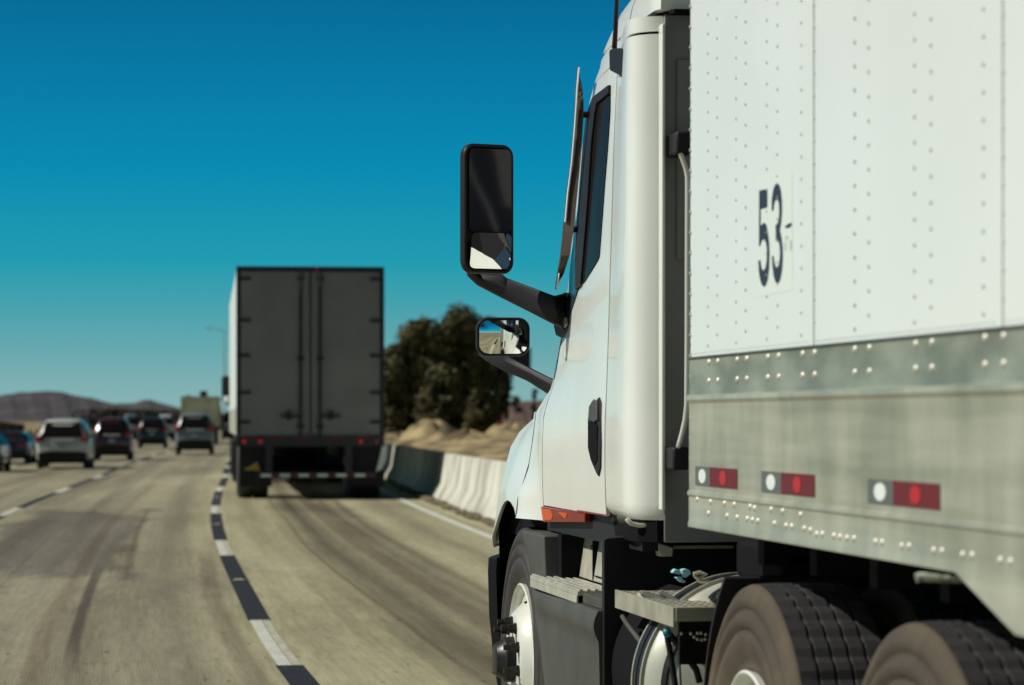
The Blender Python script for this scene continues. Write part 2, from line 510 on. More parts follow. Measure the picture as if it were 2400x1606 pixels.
# ------------------------------------------------------------------ ground, road, lines
bm = B()
for q in (((-6000, -3000), (6000, -3000), (6000, 9000), (-6000, 9000)),):
    bm.faces.new([bm.verts.new((x, y, -.03)) for x, y in q])
g = obj('ground', bm, M['dirt'], recalc=False); tag(g, kind='structure')
ribbon('road', -300, 1200, -14.0, 3.95, 0.0, M['road'], cols=12)
def line_bm(segs, off, w, z, bm):
    for a, b in segs:
        n = max(2, int((b - a) / 1.5) + 1)
        rows = []
        for i in range(n + 1):
            y = a + (b - a) * i / n
            rows.append((bm.verts.new(course(y, off - w / 2, z)), bm.verts.new(course(y, off + w / 2, z))))
        for p, q in zip(rows, rows[1:]):
            bm.faces.new((p[0], p[1], q[1], q[0]))
CYC = 12.72
def dashes(first, length, lo, hi):
    out = []
    k = math.floor((lo - first) / CYC)
    while first + k * CYC < hi:
        a = first + k * CYC
        out.append((a, a + length)); k += 1
    return out
for off, ph in ((0.0, 15.62), (-3.1, 14.9), (-6.3, 15.3)):
    bw, bk, bc = B(), B(), B()
    ws = dashes(ph, 3.55, -30, 330)
    line_bm(ws, off - .022, .085, .004, bw)
    line_bm(ws, off + .045, .055, .004, bc)
    line_bm([(b, a2) for (a, b), (a2, b2) in zip(ws, ws[1:])], off, .158, .004, bk)
    for nm, q, mm in (('white_lane_dashes', bw, 'white_line'), ('worn_lane_dashes', bc, 'cream_line'), ('black_lane_dashes', bk, 'black_line')):
        tag(obj(nm, q, M[mm], recalc=False), kind='structure')
bm = B(); line_bm([(-40, 320)], 3.22, .13, .004, bm)
tag(obj('edge_line', bm, M['white_line'], recalc=False), kind='structure')
bm = B(); line_bm([(-40, 320)], -9.6, .13, .004, bm)
tag(obj('left_edge_line', bm, mat('yellow_line', (.5, .36, .08), .6), recalc=False), kind='structure')
# raised pavement markers on the black stripes
for i, y in enumerate((23.9, 36.6, 49.3)):
    bm = B()
    c = course(y, 0, 0)
    slab(bm, [(-.05, -.05, .005), (.05, -.05, .005), (.05, .05, .005), (-.05, .05, .005)], (0, 0, .006))
    slab(bm, [(-.04, -.04, .011), (.04, -.04, .011), (.03, -.02, .02), (-.03, -.02, .02)], (0, .05, 0))
    o = obj('pavement_marker', bm, M['alu_dull'])
    o.location = c
    o['label'] = ('nearest reflective pavement marker on the black stripe beside the truck lane', 'second reflective pavement marker along the black lane stripe', 'third reflective pavement marker along the black lane stripe, beside the far trailer')[i]
    tag(o, cat='road marker', group='reflective markers along the lane line')

# ------------------------------------------------------------------ concrete barrier
def barrier(y0, y1, off, label, group, side=1):
    prof = [(0, 0), (0, .075), (.13, .30), (.205, .81), (.36, .81), (.43, .30), (.56, .075), (.56, 0)]
    n = max(2, int((y1 - y0) / 1.5))
    bm = B()
    rings = []
    for i in range(n + 1):
        y = y0 + (y1 - y0) * i / n
        rings.append([course(y, off + side * o, z) for o, z in prof])
    loft(bm, rings)
    o = obj('concrete_barrier', bm, M['concrete'], bevel=.018)
    tag(o, label, 'barrier', group)
    return o
bl = ['sunlit concrete barrier section beside the white truck cab', 'sunlit concrete barrier section with its near part lit and its far end in the trailer shadow',
      'concrete barrier section in the shadow right of the far trailer', 'concrete barrier section hidden beyond the far trailer', 'concrete barrier section far ahead behind the trailer']
y = 38.9 - 6.0 * 3
ed = []
yy = 15.94
k = 0
while yy < 75:
    ed.append((yy, yy + 6.0)); yy += 6.04
for (a, b) in ed:
    if a < 26: lab = 'sunlit concrete barrier section behind the white truck hood'
    elif a < 33: lab = 'pale concrete barrier section nearest the white truck fender'
    elif a < 39: lab = 'pale stained concrete barrier section just past the dark joint'
    elif a < 45: lab = 'concrete barrier section where the far trailer shadow begins'
    else: lab = 'shaded concrete barrier sections lined up beyond the far trailer'
    barrier(a, b - .14, 3.78, lab, 'concrete barrier sections along the right edge')
# gravel and debris at its foot (uncountable)
bm = B()
for i in range(900):
    y = random.uniform(24, 60)
    o_ = 3.70 - abs(random.gauss(0, .05))
    r = random.choice((random.uniform(.008, .03), random.uniform(.02, .075)))
    c = course(y, o_, r * .4)
    q = bmesh.ops.create_icosphere(bm, subdivisions=1, radius=r, matrix=Matrix.Translation(c) @ Matrix.Rotation(random.uniform(0, 6), 4, 'Z') @ Matrix.Diagonal((1, random.uniform(.7, 2), random.uniform(.5, 1), 1)))
tag(obj('roadside_debris', bm, M['stone']), 'brown grit and clods lying along the foot of the barrier', 'debris', kind='stuff')

# ------------------------------------------------------------------ terrain: right bank, mound, far hills
def hgt(x, y):
    s = x - (midx(y) + 4.6)
    if s < 0: return -.03
    base = min(1.0, s / 6.0) * .62
    n = .22 * mnoise.noise((x * .8, y * .35, 1)) + .10 * mnoise.noise((x * 2.4, y * 1.2, 4)) + math.sin(x * .9 + y * .23) * .06 + math.sin(x * .37 - y * .41 + 1) * .09 + math.sin(x * 2.3 + y * 1.1) * .025
    return base + n * min(1, s / 2)
bm = B()
rows = []
for iy in range(0, 125):
    y = 20 + iy * 2.4
    row = []
    for ix in range(0, 60):
        s = ix * .55 if ix < 30 else 16.5 + (ix - 30) * 4.0
        x = midx(y) + 4.45 + s
        row.append(bm.verts.new((x, y, hgt(x, y) if ix else -.02)))
    rows.append(row)
for a, b in zip(rows, rows[1:]):
    for k in range(len(a) - 1):
        f = bm.faces.new((a[k], a[k + 1], b[k + 1], b[k])); f.smooth = True
tag(obj('dirt_verge', bm, M['dirt'], recalc=False), kind='structure')

def mound(name, c, rx, ry, h, seed, label=None):
    rnd = random.Random(seed)
    ph = [rnd.uniform(0, 6) for _ in range(6)]
    bm = B()
    NR, NA = 22, 64
    rows = []
    for i in range(NR + 1):
        t = i / NR
        row = []
        for k in range(NA):
            a = 2 * math.pi * k / NA
            rr = t * (1 + .12 * math.sin(3 * a + ph[0]) + .08 * math.sin(5 * a + ph[1]))
            z = h * (math.cos(min(1, t) * math.pi) * .5 + .5) * (1 + .12 * math.sin(4 * a + 7 * t + ph[2])) + .03 * math.sin(9 * a + ph[3]) * (1 - t) * h
            px_, py_ = c[0] + math.cos(a) * rr * rx, c[1] + math.sin(a) * rr * ry
            z += h * (1 - t * t) * (.22 * mnoise.noise((px_ * .9, py_ * .5, seed)) + .14 * mnoise.noise((px_ * 2.6, py_ * 1.6, seed + 5)))
            row.append(bm.verts.new((px_, py_, c[2] + z)))
        rows.append(row)
    for a, b in zip(rows[1:], rows[2:]):
        for k in range(NA): bm.faces.new((a[k], a[(k + 1) % NA], b[(k + 1) % NA], b[k])).smooth = True
    for k in range(NA):
        bm.faces.new((rows[0][0], rows[1][k], rows[1][(k + 1) % NA])).smooth = True
    bmesh.ops.remove_doubles(bm, verts=bm.verts, dist=.0001)
    return tag(obj(name, bm, M['dirt']), label, 'earth mound' if label else None, kind=None if label else 'structure')
p = Z(1015, 1030, 118); mound('dirt_mound', (p.x, p.y, .3), 2.3, 4, 1.0, 3, 'tall pale mound of dry earth under the left part of the trees')
p = Z(1100, 1030, 108); mound('dirt_mound', (p.x, p.y, .3), 2.0, 4, .62, 5, 'low lumpy mound of brown earth behind the barrier')
p = Z(1205, 1010, 125); mound('dirt_mound', (p.x, p.y, .3), 2.4, 5, .98, 9, 'sunlit mound of dry earth right of the trees beside the truck hood')
p = Z(935, 1030, 122); mound('dirt_mound', (p.x, p.y, .3), 1.9, 4, .5, 10, 'small pale earth mound just right of the far trailer')

def ridge(name, pts, z, depth, m, foot=15.0, seed=1):
    rnd = random.Random(seed)
    bm = B()
    xs = []
    for (x0, y0), (x1, y1) in zip(pts, pts[1:]):
        nn = max(1, int(abs(x1 - x0) / 7))
        for i in range(nn): xs.append((x0 + (x1 - x0) * i / nn, y0 + (y1 - y0) * i / nn))
    xs.append(pts[-1])
    NR = 16
    rows = []
    for i in range(NR + 1):
        t = i / NR
        row = []
        for k, (x, y) in enumerate(xs):
            top = Z(x, y, z)
            hh = top.z
            zz = z - depth * (1 - t)
            base = Z(x, HOR, zz)
            f = t ** 1.15
            rid = 1 + .16 * math.sin(k * .75 + 3 * t) * (1 - t) + .10 * math.sin(k * 1.9 + 5 * t + 1) * (1 - t) + rnd.uniform(-.03, .03) * (t < 1)
            if t == 1: rid = 1 + rnd.uniform(-.012, .012)
            row.append(bm.verts.new((base.x, base.y, max(-.5, hh * f * rid - .4 * (1 - t)))))
        rows.append(row)
    back = []
    for k, (x, y) in enumerate(xs):
        b_ = Z(x, HOR, z + depth * .7); back.append(bm.verts.new((b_.x, b_.y, -.5)))
    rows.append(back)
    for a, b in zip(rows, rows[1:]):
        for k in range(len(a) - 1): bm.faces.new((a[k], a[k + 1], b[k + 1], b[k])).smooth = True
    return tag(obj(name, bm, m, recalc=False), kind='structure')
ridge('hills', [(-700, 965), (-450, 940), (-200, 930), (-60, 931), (0, 927), (38, 921), (83, 918), (110, 916), (145, 919), (176, 927), (214, 933), (245, 942), (268, 946), (314, 945), (335, 938), (351, 937), (384, 947), (415, 955), (470, 968), (560, 976), (700, 978), (900, 976), (1150, 968), (1500, 955), (2200, 950), (3200, 960)], 3000, 1500, M['hill'], seed=4)
ridge('far_embankment', [(1090, 975), (1150, 950), (1200, 941), (1300, 938), (1700, 938), (2300, 940)], 330, 60, M['bank'], seed=6)
# low dark scrub belt left, beyond the carriageway
def scrub(name, pts, n, size, m, seed):
    rnd = random.Random(seed); bm = B()
    for _ in range(n):
        a = rnd.random() * (len(pts) - 1); i = int(a); t = a - i
        x = pts[i][0] + (pts[i + 1][0] - pts[i][0]) * t; y = pts[i][1] + (pts[i + 1][1] - pts[i][1]) * t
        hgt_ = rnd.random() ** 1.5 * (pts[i][2] + (pts[i + 1][2] - pts[i][2]) * t)
        c = Vector((x + rnd.gauss(0, 1.2), y + rnd.gauss(0, 3), hgt_ + .1))
        u = Vector((rnd.gauss(0, 1), rnd.gauss(0, 1), rnd.gauss(0, 1))).normalized(); w = u.orthogonal().normalized()
        s = size * rnd.uniform(.5, 1.4)
        v = [bm.verts.new(c + u * s * a_ + w * s * b_) for a_, b_ in ((-1, -.6), (1, -.6), (1, .6), (-1, .6))]
        bm.faces.new(v)
    return obj(name, bm, m, recalc=False)
M['scrub'] = mat('scrub', (.040, .034, .028), .95, var=.25, scale=.3, spec=.05)
M['grass'] = mat('dry_grass', (.13, .11, .05), .9, var=.4, scale=.8)
def lft(y, off): c = course(y, off); return (c.x, c.y)
o = scrub('roadside_scrub', [(*lft(y, -17), 2.2) for y in range(250, 440, 20)], 9000, .20, M['scrub'], 3)
tag(o, 'dark scrub growing along the left side of the highway', 'scrub', kind='stuff')
o = scrub('dry_grass', [(*lft(y, -12.6), .55) for y in range(70, 260, 12)], 5000, .10, M['grass'], 5)
tag(o, 'dry yellow grass on the median left of the cars', 'grass', kind='stuff')

# ------------------------------------------------------------------ trees
def leafmat(name, a, b_):
    m = mat(name, a, .75, var=.35, scale=1.6, col2=b_, detail=2, spec=.2)
    return m
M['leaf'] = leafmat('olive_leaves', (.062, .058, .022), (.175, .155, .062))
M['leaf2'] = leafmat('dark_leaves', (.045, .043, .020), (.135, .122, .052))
M['bark'] = mat('bark', (.07, .05, .035), .9, var=.3, scale=8)
def tree(xs, yb, yt, z, halfpx, seed, leaf, label, group=None, n=9000, lobes=None, leafsize=.105):
    rnd = random.Random(seed)
    base = Z(xs, yb, z); base.z = .35
    top = Z(xs, yt, z).z
    H = top - base.z
    Wd = halfpx * z / FPX
    root = empty('tree', base, 0, label, 'tree', group)
    bm = B()
    tube(bm, [(0, 0, -.3), (.05, 0, H * .2), (.1, .05, H * .45), (.0, 0, H * .75)], [H * .035, H * .028, H * .02, H * .008], 9)
    limbs = []
    for i in range(9):
        a = rnd.uniform(0, 6.28); h0 = H * rnd.uniform(.12, .5); rr = Wd * rnd.uniform(.45, .85)
        e = Vector((math.cos(a) * rr, math.sin(a) * rr * .8, h0 + H * rnd.uniform(.15, .35)))
        tube(bm, [(.05, 0, h0), (e.x * .5, e.y * .5, h0 + (e.z - h0) * .35), e], [H * .018, H * .012, H * .004], 6)
    obj('trunk', bm, M['bark'], root, smooth=True)
    bm = B()
    L = []
    for i in range(lobes or 44):
        a = rnd.uniform(0, 6.28); t = rnd.random() ** .6
        zz = rnd.uniform(.06, .90)
        env = math.sin(min(1, (zz + .12) / 1.05) * math.pi) ** .55
        rr = Wd * .78 * t * env
        L.append((Vector((math.cos(a) * rr, math.sin(a) * rr, H * zz)), rnd.uniform(.20, .34) * min(Wd, H * .6) * 1.2))
    L.append((Vector((0, 0, H * .9)), Wd * .22))
    for i in range(n):
        c, r = rnd.choice(L)
        d = Vector((rnd.gauss(0, 1), rnd.gauss(0, 1), rnd.gauss(0, 1))).normalized()
        q = c + d * r * (rnd.random() ** .35) * rnd.uniform(.9, 1.12)
        if q.z < .15: continue
        nrm = (d + Vector((rnd.gauss(0, .6), rnd.gauss(0, .6), rnd.gauss(0, .6)))).normalized()
        u = nrm.orthogonal().normalized()
        u = Matrix.Rotation(rnd.uniform(0, 6.28), 3, nrm) @ u
        w = nrm.cross(u)
        s = leafsize * rnd.uniform(.6, 1.7)
        vs = [bm.verts.new(q + u * s * a_ + w * s * b_) for a_, b_ in ((-1.3, 0), (-.2, -.6), (1.3, 0), (.1, .6))]
        bm.faces.new(vs)
    obj('crown', bm, M[leaf], root, recalc=False)
    return root
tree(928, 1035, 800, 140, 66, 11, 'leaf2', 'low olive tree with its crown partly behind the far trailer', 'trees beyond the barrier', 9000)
tree(985, 1030, 742, 150, 88, 12, 'leaf', 'left tall rounded olive tree of the clump beyond the barrier', 'trees beyond the barrier', 15000)
tree(1078, 1030, 720, 152, 106, 13, 'leaf', 'tallest olive tree in the middle of the clump beyond the barrier', 'trees beyond the barrier', 18000)
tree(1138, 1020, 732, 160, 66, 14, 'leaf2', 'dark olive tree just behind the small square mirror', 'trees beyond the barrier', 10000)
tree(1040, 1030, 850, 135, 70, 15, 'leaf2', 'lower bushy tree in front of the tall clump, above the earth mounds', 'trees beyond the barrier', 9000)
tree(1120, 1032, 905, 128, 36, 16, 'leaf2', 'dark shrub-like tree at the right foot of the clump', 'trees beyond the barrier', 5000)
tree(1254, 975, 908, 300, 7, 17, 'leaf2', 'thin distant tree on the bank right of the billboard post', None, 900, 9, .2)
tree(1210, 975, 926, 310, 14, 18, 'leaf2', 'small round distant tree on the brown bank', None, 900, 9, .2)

# ------------------------------------------------------------------ distant signs and buildings
t = empty('billboard', Z(1215, 985, 300), 0, 'dark back of a billboard on a steel post behind the small mirror', 'billboard')
t.location.z = 0
rel = lambda x, y, z: Z(x, y, z) - Vector(t.location)
a, b_ = rel(1178, 868, 300), rel(1246, 815, 300)
bm = B(); box(bm, a.x, b_.x, a.y - .15, a.y + .15, a.z, b_.z)
obj('sign_panel', bm, mat('billboard_back', (.03, .036, .045), .7, var=.3, scale=2), t)
bm = B(); tube(bm, [rel(1187, 983, 300) * 1, rel(1187, 866, 300)], .28, 10)
obj('post', bm, M['frame'], t)
def hut(x0, x1, y0, y1, z, wall, roofm, name, label, cat, nwin=0):
    a, b_ = Z(x0, y1, z), Z(x1, y0, z)
    t = empty(name, (a.x, a.y, 0), 0, label, cat)
    w, h = b_.x - a.x, b_.z
    bm = B(); box(bm, 0, w, 0, w * .6, -.3, h * .86); obj('wall', bm, wall, t)
    bm = B(); slab(bm, [(-.15, -.2, h * .863), (w + .15, -.2, h * .863), (w * .5, -.2, h * 1.04)], (0, w * .6 + .4, 0)); obj('roof', bm, roofm, t)
    for k in range(nwin):
        c = w * (k + .5) / nwin
        bm = B(); box(bm, c - .3 * w / nwin, c + .3 * w / nwin, -.05, .02, h * .35, h * .65); obj('window', bm, M['glass'], t)
    return t
hut(-60, 57, 990, 1050, 235, mat('red_wall', (.115, .042, .036), .8, var=.35, scale=.7, col2=(.17, .08, .055)), mat('brown_roof', (.05, .03, .032), .9), 'roadside_building', 'long dark red roadside building at the left edge beyond the cars', 'building', 6)
hut(1160, 1179, 928, 975, 270, mat('orange_wall', (.42, .10, .05), .8), M['bank'], 'distant_shed', 'small orange red shed beside the billboard post', 'shed', 1)
hut(1141, 1158, 930, 965, 275, mat('cream_wall', (.55, .52, .34), .8), M['bank'], 'distant_house', 'small cream house left of the orange shed', 'house', 1)

# ------------------------------------------------------------------ wheels
def tyre_bm(R_, w, seg=120, tread=True, rim=.285, blocks=None):
    """tyre around x axis, outer sidewall at x=0, going to +x=w; material 0 tread, 1 sidewall"""
    bm = B()
    g = .011 if tread else 0.0
    amp = 1.25
    prof = [(.035, rim - .004, 1), (.014, rim + .004, 1), (.010, rim + .014, 1), (.014, rim + .022, 1), (.008, rim + .032, 1), (-.002, rim + .052, 1), (-.006, rim + .075, 1), (-.007, rim + .092, 1), (-.002, rim + .096, 1), (-.001, rim + .108, 1), (-.008, rim + .114, 1), (-.009, rim + .132, 1), (-.006, rim + .142, 1), (.001, rim + .146, 1), (.002, rim + .160, 1), (-.003, rim + .165, 1), (.0, R_ - .035, 1), (.006, R_ - .018, 1), (.013, R_ - .008, 1), (.024, R_ - .003, 0)]
    prof = [(x * amp if x < .012 else x, q, m_) for x, q, m_ in prof]
    nr = 5
    x0, x1 = .028, w - .028
    rw = (x1 - x0) / nr
    for i in range(nr):
        a, b = x0 + i * rw, x0 + (i + 1) * rw
        if i: prof.append((a + .005, R_, 0))
        if i < nr - 1:
            prof += [(b - .005, R_, 0), (b - .003, R_ - g, 0), (b + .003, R_ - g, 0)]
    prof += [(w - .024, R_ - .003, 0), (w - .012, R_ - .012, 0), (w, R_ - .05, 0), (w + .002, rim + .1, 0), (w - .01, rim + .01, 0), (w - .035, rim - .004, 0)]
    rings = []
    for (x, r, mi) in prof:
        ring = []
        for k in range(seg):
            t = 2 * math.pi * k / seg
            rr = r
            xx = x
            if tread and r >= R_ - .0001 :
                if blocks and k % blocks == 0: rr = r - .007
            if tread and abs(r - (R_ - g)) < 1e-6 or (tread and r >= R_ - .0001 and x0 + .02 < x < x1 - .02):
                xx = x
            ring.append(bm.verts.new((xx, math.cos(t) * rr, math.sin(t) * rr)))
        rings.append(ring)
    for (a, b, p) in zip(rings, rings[1:], prof):
        for k in range(seg):
            f = bm.faces.new((a[k], a[(k + 1) % seg], b[(k + 1) % seg], b[k])); f.material_index = 1 if p[2] else 0
            f.smooth = bool(p[2])
    return bm
def place_wheel(parent, v, d, h, R_, w, kind, name='wheel'):
    "kind 'steer': convex disc; 'drive': concave disc; 'car'"
    e = empty(name, (v, d, h)); e.parent = parent
    obj('tyre', tyre_bm(R_, w, 144, kind != 'car', blocks=3 if kind == 'drive' else (6 if kind == 'steer' else None)), [M['rubber'], M['sidewall'] if kind == 'drive' else M['tyre_side']], e, recalc=True)
    bm = B()
    if kind == 'steer':
        lathe(bm, [(.03, .284), (.0, .290), (-.004, .284), (.012, .272), (.05, .262), (.09, .255), (.095, .235)], (0, 0, 0), seg=64)
        # disc with hand holes (deep dark ovals as real recesses between spokes)
        seg = 80
        prof = [(.088, .252), (.050, .238), (.012, .215), (-.015, .190), (-.026, .178), (-.030, .172), (-.031, .105), (-.031, .09)]
        rings = [[bm.verts.new((x, math.cos(2 * math.pi * k / seg) * r, math.sin(2 * math.pi * k / seg) * r)) for k in range(seg)] for x, r in prof]
        for i, (a, b) in enumerate(zip(rings, rings[1:])):
            for k in range(seg):
                if i == 1 and (k % 8) in (3, 4, 5): continue
                bm.faces.new((a[k], a[(k + 1) % seg], b[(k + 1) % seg], b[k])).smooth = True
        obj('rim', bm, M['wheel_white'], e, recalc=False)
        bm = B(); lathe(bm, [(.12, .25), (.12, .05)], (0, 0, 0), seg=40); obj('brake_drum', bm, M['black_matt'], e)
        bm = B(); lathe(bm, [(-.030, .088), (-.065, .084), (-.072, .075), (-.10, .060), (-.104, .05), (-.104, .002)], (0, 0, 0), seg=32)
        obj('hub_cap', bm, M['hub_dark'], e, smooth=True, angle=35)
        for k in range(10):
            a = 2 * math.pi * (k + .35) / 10
            bm = B()
            lathe(bm, [(-.031, .024), (-.037, .024), (-.038, .0195), (-.062, .0185), (-.063, .012), (-.088, .0115), (-.089, .0005)], (0, math.cos(a) * .143, math.sin(a) * .143), seg=6)
            obj('lug_nut', bm, M['hub_dark'], e)
    elif kind == 'drive':
        lathe(bm, [(.03, .284), (-.002, .291), (-.006, .284), (.004, .270), (.03, .262), (.12, .252), (.15, .20), (.165, .17), (.168, .10)], (0, 0, 0), seg=64)
        obj('rim', bm, M['wheel_white'], e, smooth=True, angle=45)
        bm = B(); lathe(bm, [(.17, .10), (.09, .085), (.06, .07), (.055, .002)], (0, 0, 0), seg=32); obj('hub_cap', bm, M['alu_dull'], e, smooth=True, angle=35)
        for k in range(10):
            a = 2 * math.pi * k / 10
            bm = B(); lathe(bm, [(.166, .022), (.14, .02), (.13, .0005)], (0, math.cos(a) * .143, math.sin(a) * .143), seg=6)
            obj('lug_nut', bm, M['hub_dark'], e)
    return e
M['tyre_side'] = mat('dark_sidewall', (.040, .034, .032), .6, var=.2, scale=12)
M['wheel_white'] = mat('white_wheel', (.78, .79, .70), .3, coat=.3, var=.12, scale=7, col2=(.82, .83, .75))
M['hub_dark'] = mat('dark_hub', (.030, .028, .026), .38, .3, var=.3, scale=30)

# ------------------------------------------------------------------ near tractor
TR = empty('semi_tractor', (0, 0, 0), 0, 'white day cab semi truck tractor in the right lane, coupled to the near 53 trailer', 'truck')
CL = 2.967   # lateral centre of the truck
# rows: h, front d, front v, rear v (at the door's rear seam)
CAB = [(1.03, 9.97, 1.772, 1.772), (1.09, 9.97, 1.770, 1.768), (1.16, 9.97, 1.766, 1.764), (1.25, 9.97, 1.765, 1.762), (1.34, 9.97, 1.766, 1.762), (1.42, 9.97, 1.770, 1.763), (1.47, 9.97, 1.783, 1.766), (1.52, 9.97, 1.802, 1.768),
       (1.60, 9.97, 1.820, 1.771), (1.70, 9.95, 1.833, 1.774), (1.80, 9.90, 1.842, 1.777), (1.90, 9.86, 1.846, 1.780), (2.05, 9.78, 1.845, 1.785), (2.20, 9.69, 1.843, 1.789),
       (2.33, 9.60, 1.841, 1.793), (2.45, 9.49, 1.839, 1.799), (2.53, 9.40, 1.838, 1.803), (2.60, 9.31, 1.842, 1.809), (2.64, 9.25, 1.848, 1.813)]
DR = 8.775
def cab_v(d, h):
    fd, fv, rv = lerp_tab(CAB, h)
    if d >= DR:
        t = min(1.35, (d - DR) / (fd - DR))
        lat = rv + (fv - rv) * (t * t * .75 + t * .25)
        return lat
    # rear corner: bulges out, then wraps round to the back wall
    prof = [(8.2355, 1.846, 0), (8.2385, 1.836, 0), (8.243, 1.820, 0), (8.252, 1.799, 0), (8.265, 1.780, 0), (8.283, 1.763, 0), (8.305, 1.7505, 0), (8.335, 1.7425, 0), (8.37, 1.7395, 0), (8.44, 1.7415, 0), (8.53, 1.747, 0), (8.65, 1.7565, 0), (8.775, 1.765, 0)]
    v = lerp_tab(prof, d)[0]
    k = max(0, min(1, (d - 8.235) / (DR - 8.235)))
    return v + (rv - 1.765) * k
def on_cab(x, y, out=.003):
    v = 1.78
    for _ in range(12):
        p = W(x, y, v)
        v = cab_v(p.y, p.z)
    p = W(x, y, v); p.x -= out
    return p
def mirror_x(p): return Vector((2 * CL - p.x, p.y, p.z))

# inner dark shell (what shows in the panel gaps), solid
bm = B()
rings = []
for (h, fd, fv, rv) in CAB:
    ys = [8.25, 8.30, 8.40, 8.6, 8.775] + [8.775 + (fd - 8.775) * k / 5 for k in range(1, 6)]
    left = [Vector((cab_v(y_, h) + .018, y_, h)) for y_ in ys]
    fr = [Vector((CL - (CL - fv) * .8, fd + .10, h)), Vector((CL - (CL - fv) * .4, fd + .20, h))]
    ring = left + fr + [mirror_x(p) for p in fr[::-1]] + [mirror_x(p) for p in left[::-1]]
    rings.append(ring)
loft(bm, rings)
obj('inner_shell', bm, M['black_matt'], TR)

# back wall
bm = B()
box(bm, 1.838, 2 * CL - 1.838, 8.225, 8.234, 1.03, 2.66)
for x0, x1, z0, z1 in ((1.875, 1.93, 1.9, 2.52), (1.97, 3.96, 1.4, 2.55)):
    box(bm, x0, x1, 8.215, 8.2248, z0, z1)
obj('back_wall', bm, M['grey_wall'], TR, bevel=.004)

def grid_side(d_of, hs, ncol, vfun=cab_v):
    return [[Vector((vfun(d_of(h)[0] + (d_of(h)[1] - d_of(h)[0]) * k / ncol, h), d_of(h)[0] + (d_of(h)[1] - d_of(h)[0]) * k / ncol, h)) for k in range(ncol + 1)] for h in hs]
def frange(a, b, n): return [a + (b - a) * i / n for i in range(n + 1)]
# corner panel
bm = B()
hs = [1.098, 1.10, 1.108, 1.125] + frange(1.15, 2.60, 30)
g_ = []
for h in hs:
    sh = 0 if h > 1.12 else (1.12 - h) * .9
    row = []
    for d in [8.2358, 8.2385, 8.243, 8.252, 8.265, 8.283, 8.305, 8.335, 8.37, 8.40, 8.44, 8.48, 8.53, 8.58, 8.65, 8.68, 8.73, 8.768]:
        row.append(Vector((cab_v(d, h) + sh, d, h)))
    g_.append(row)
panel(bm, g_, Vector((.012, 0, 0)))
obj('corner_panel', bm, M['paint'], TR, smooth=True, angle=60)
bm = B()
g_ = [[Vector((cab_v(d, h), d, h)) for d in [8.2358, 8.2385, 8.243, 8.252, 8.265, 8.283, 8.305, 8.335, 8.40, 8.53, 8.65, 8.772]] for h in (2.608, 2.63, 2.655)]
panel(bm, g_, Vector((.012, 0, 0)))
obj('corner_panel', bm, M['paint'], TR, smooth=True, angle=60)
# white flange strip on the rear edge
bm = B(); box(bm, 1.822, 1.834, 8.19, 8.2345, 1.13, 2.625); obj('edge_flange', bm, M['paint'], TR, bevel=.004)

# door
bm = B()
hs = [1.092, 1.10] + frange(1.12, 2.58, 40)
def door_d(h):
    fd = lerp_tab(CAB, h)[0]
    return (DR + .007, fd - .005 if h < 1.7 else fd - .03)
panel(bm, grid_side(door_d, hs, 22), Vector((.014, 0, 0)))
door = obj('door', bm, M['paint'], TR, smooth=True, angle=60)
# A pillar + roof side (white), outside the door upper edge
bm = B()
hs = frange(1.72, 2.58, 20)
panel(bm, grid_side(lambda h: (lerp_tab(CAB, h)[0] - .024, lerp_tab(CAB, h)[0] + .06), hs, 4), Vector((.02, 0, 0)))
obj('door_pillar', bm, M['paint'], TR, smooth=True, angle=60)
bm = B()
hs = frange(2.586, 2.655, 3)
panel(bm, grid_side(lambda h: (DR + .004, lerp_tab(CAB, h)[0] + .06), hs, 14), Vector((.014, 0, 0)))
obj('door_header', bm, M['paint'], TR, smooth=True, angle=60)
# windshield
bm = B()
rows = []
for h in frange(1.56, 2.62, 10):
    fd, fv, rv = lerp_tab(CAB, h)
    rows.append([Vector((CL + (CL - fv) * s_, fd + .05 + .22 * (1 - abs(s_) ** 2.5), h)) for s_ in frange(-.995, .995, 16)])
panel(bm, rows, Vector((0, -.02, 0)))
obj('windshield', bm, M['glass'], TR, smooth=True, angle=60)

# roof cap
bm = B()
rings = []
for h, fd, vf, vr in ((2.668, 9.235, 1.856, 1.822), (2.672, 9.235, 1.848, 1.812), (2.70, 9.20, 1.854, 1.813), (2.74, 9.12, 1.861, 1.817), (2.78, 9.04, 1.871, 1.828), (2.82, 8.96, 1.894, 1.852), (2.86, 8.88, 1.93, 1.892),
                      (2.90, 8.78, 1.99, 1.95), (2.94, 8.66, 2.08, 2.05), (2.98, 8.5, 2.22, 2.2), (3.01, 8.42, 2.45, 2.45), (3.03, 8.36, 2.75, 2.75)):
    pts = []
    for k, t in enumerate((0, .03, .12, .25, .42, .6, .78, .9, 1.0)):
        d = 8.212 + (fd - 8.212) * t
        pts.append(Vector((vr + (vf - vr) * t * t + (.012 if k == 0 else 0), d, h)))
    pts += [Vector((vf + .10, fd + .16, h)), Vector((CL - (CL - vf) * .5, fd + .34, h))]
    rings.append(pts + [mirror_x(p) for p in pts[::-1]])
loft(bm, rings)
obj('roof_cap', bm, M['paint'], TR, smooth=True, angle=50)
bm = B()
rings = []
for h in (2.6555, 2.6675):
    pts = [Vector((lerp_tab([(8.16, 1.86), (8.3, 1.826), (8.775, 1.826), (9.2, 1.858)], d)[0], d, h)) for d in (8.17, 8.3, 8.5, 8.775, 9.0, 9.2)] + [Vector((2.0, 9.38, h)), Vector((2.5, 9.5, h))]
    rings.append(pts + [mirror_x(p) for p in pts[::-1]])
loft(bm, rings)
obj('roof_seal', bm, M['black_matt'], TR)

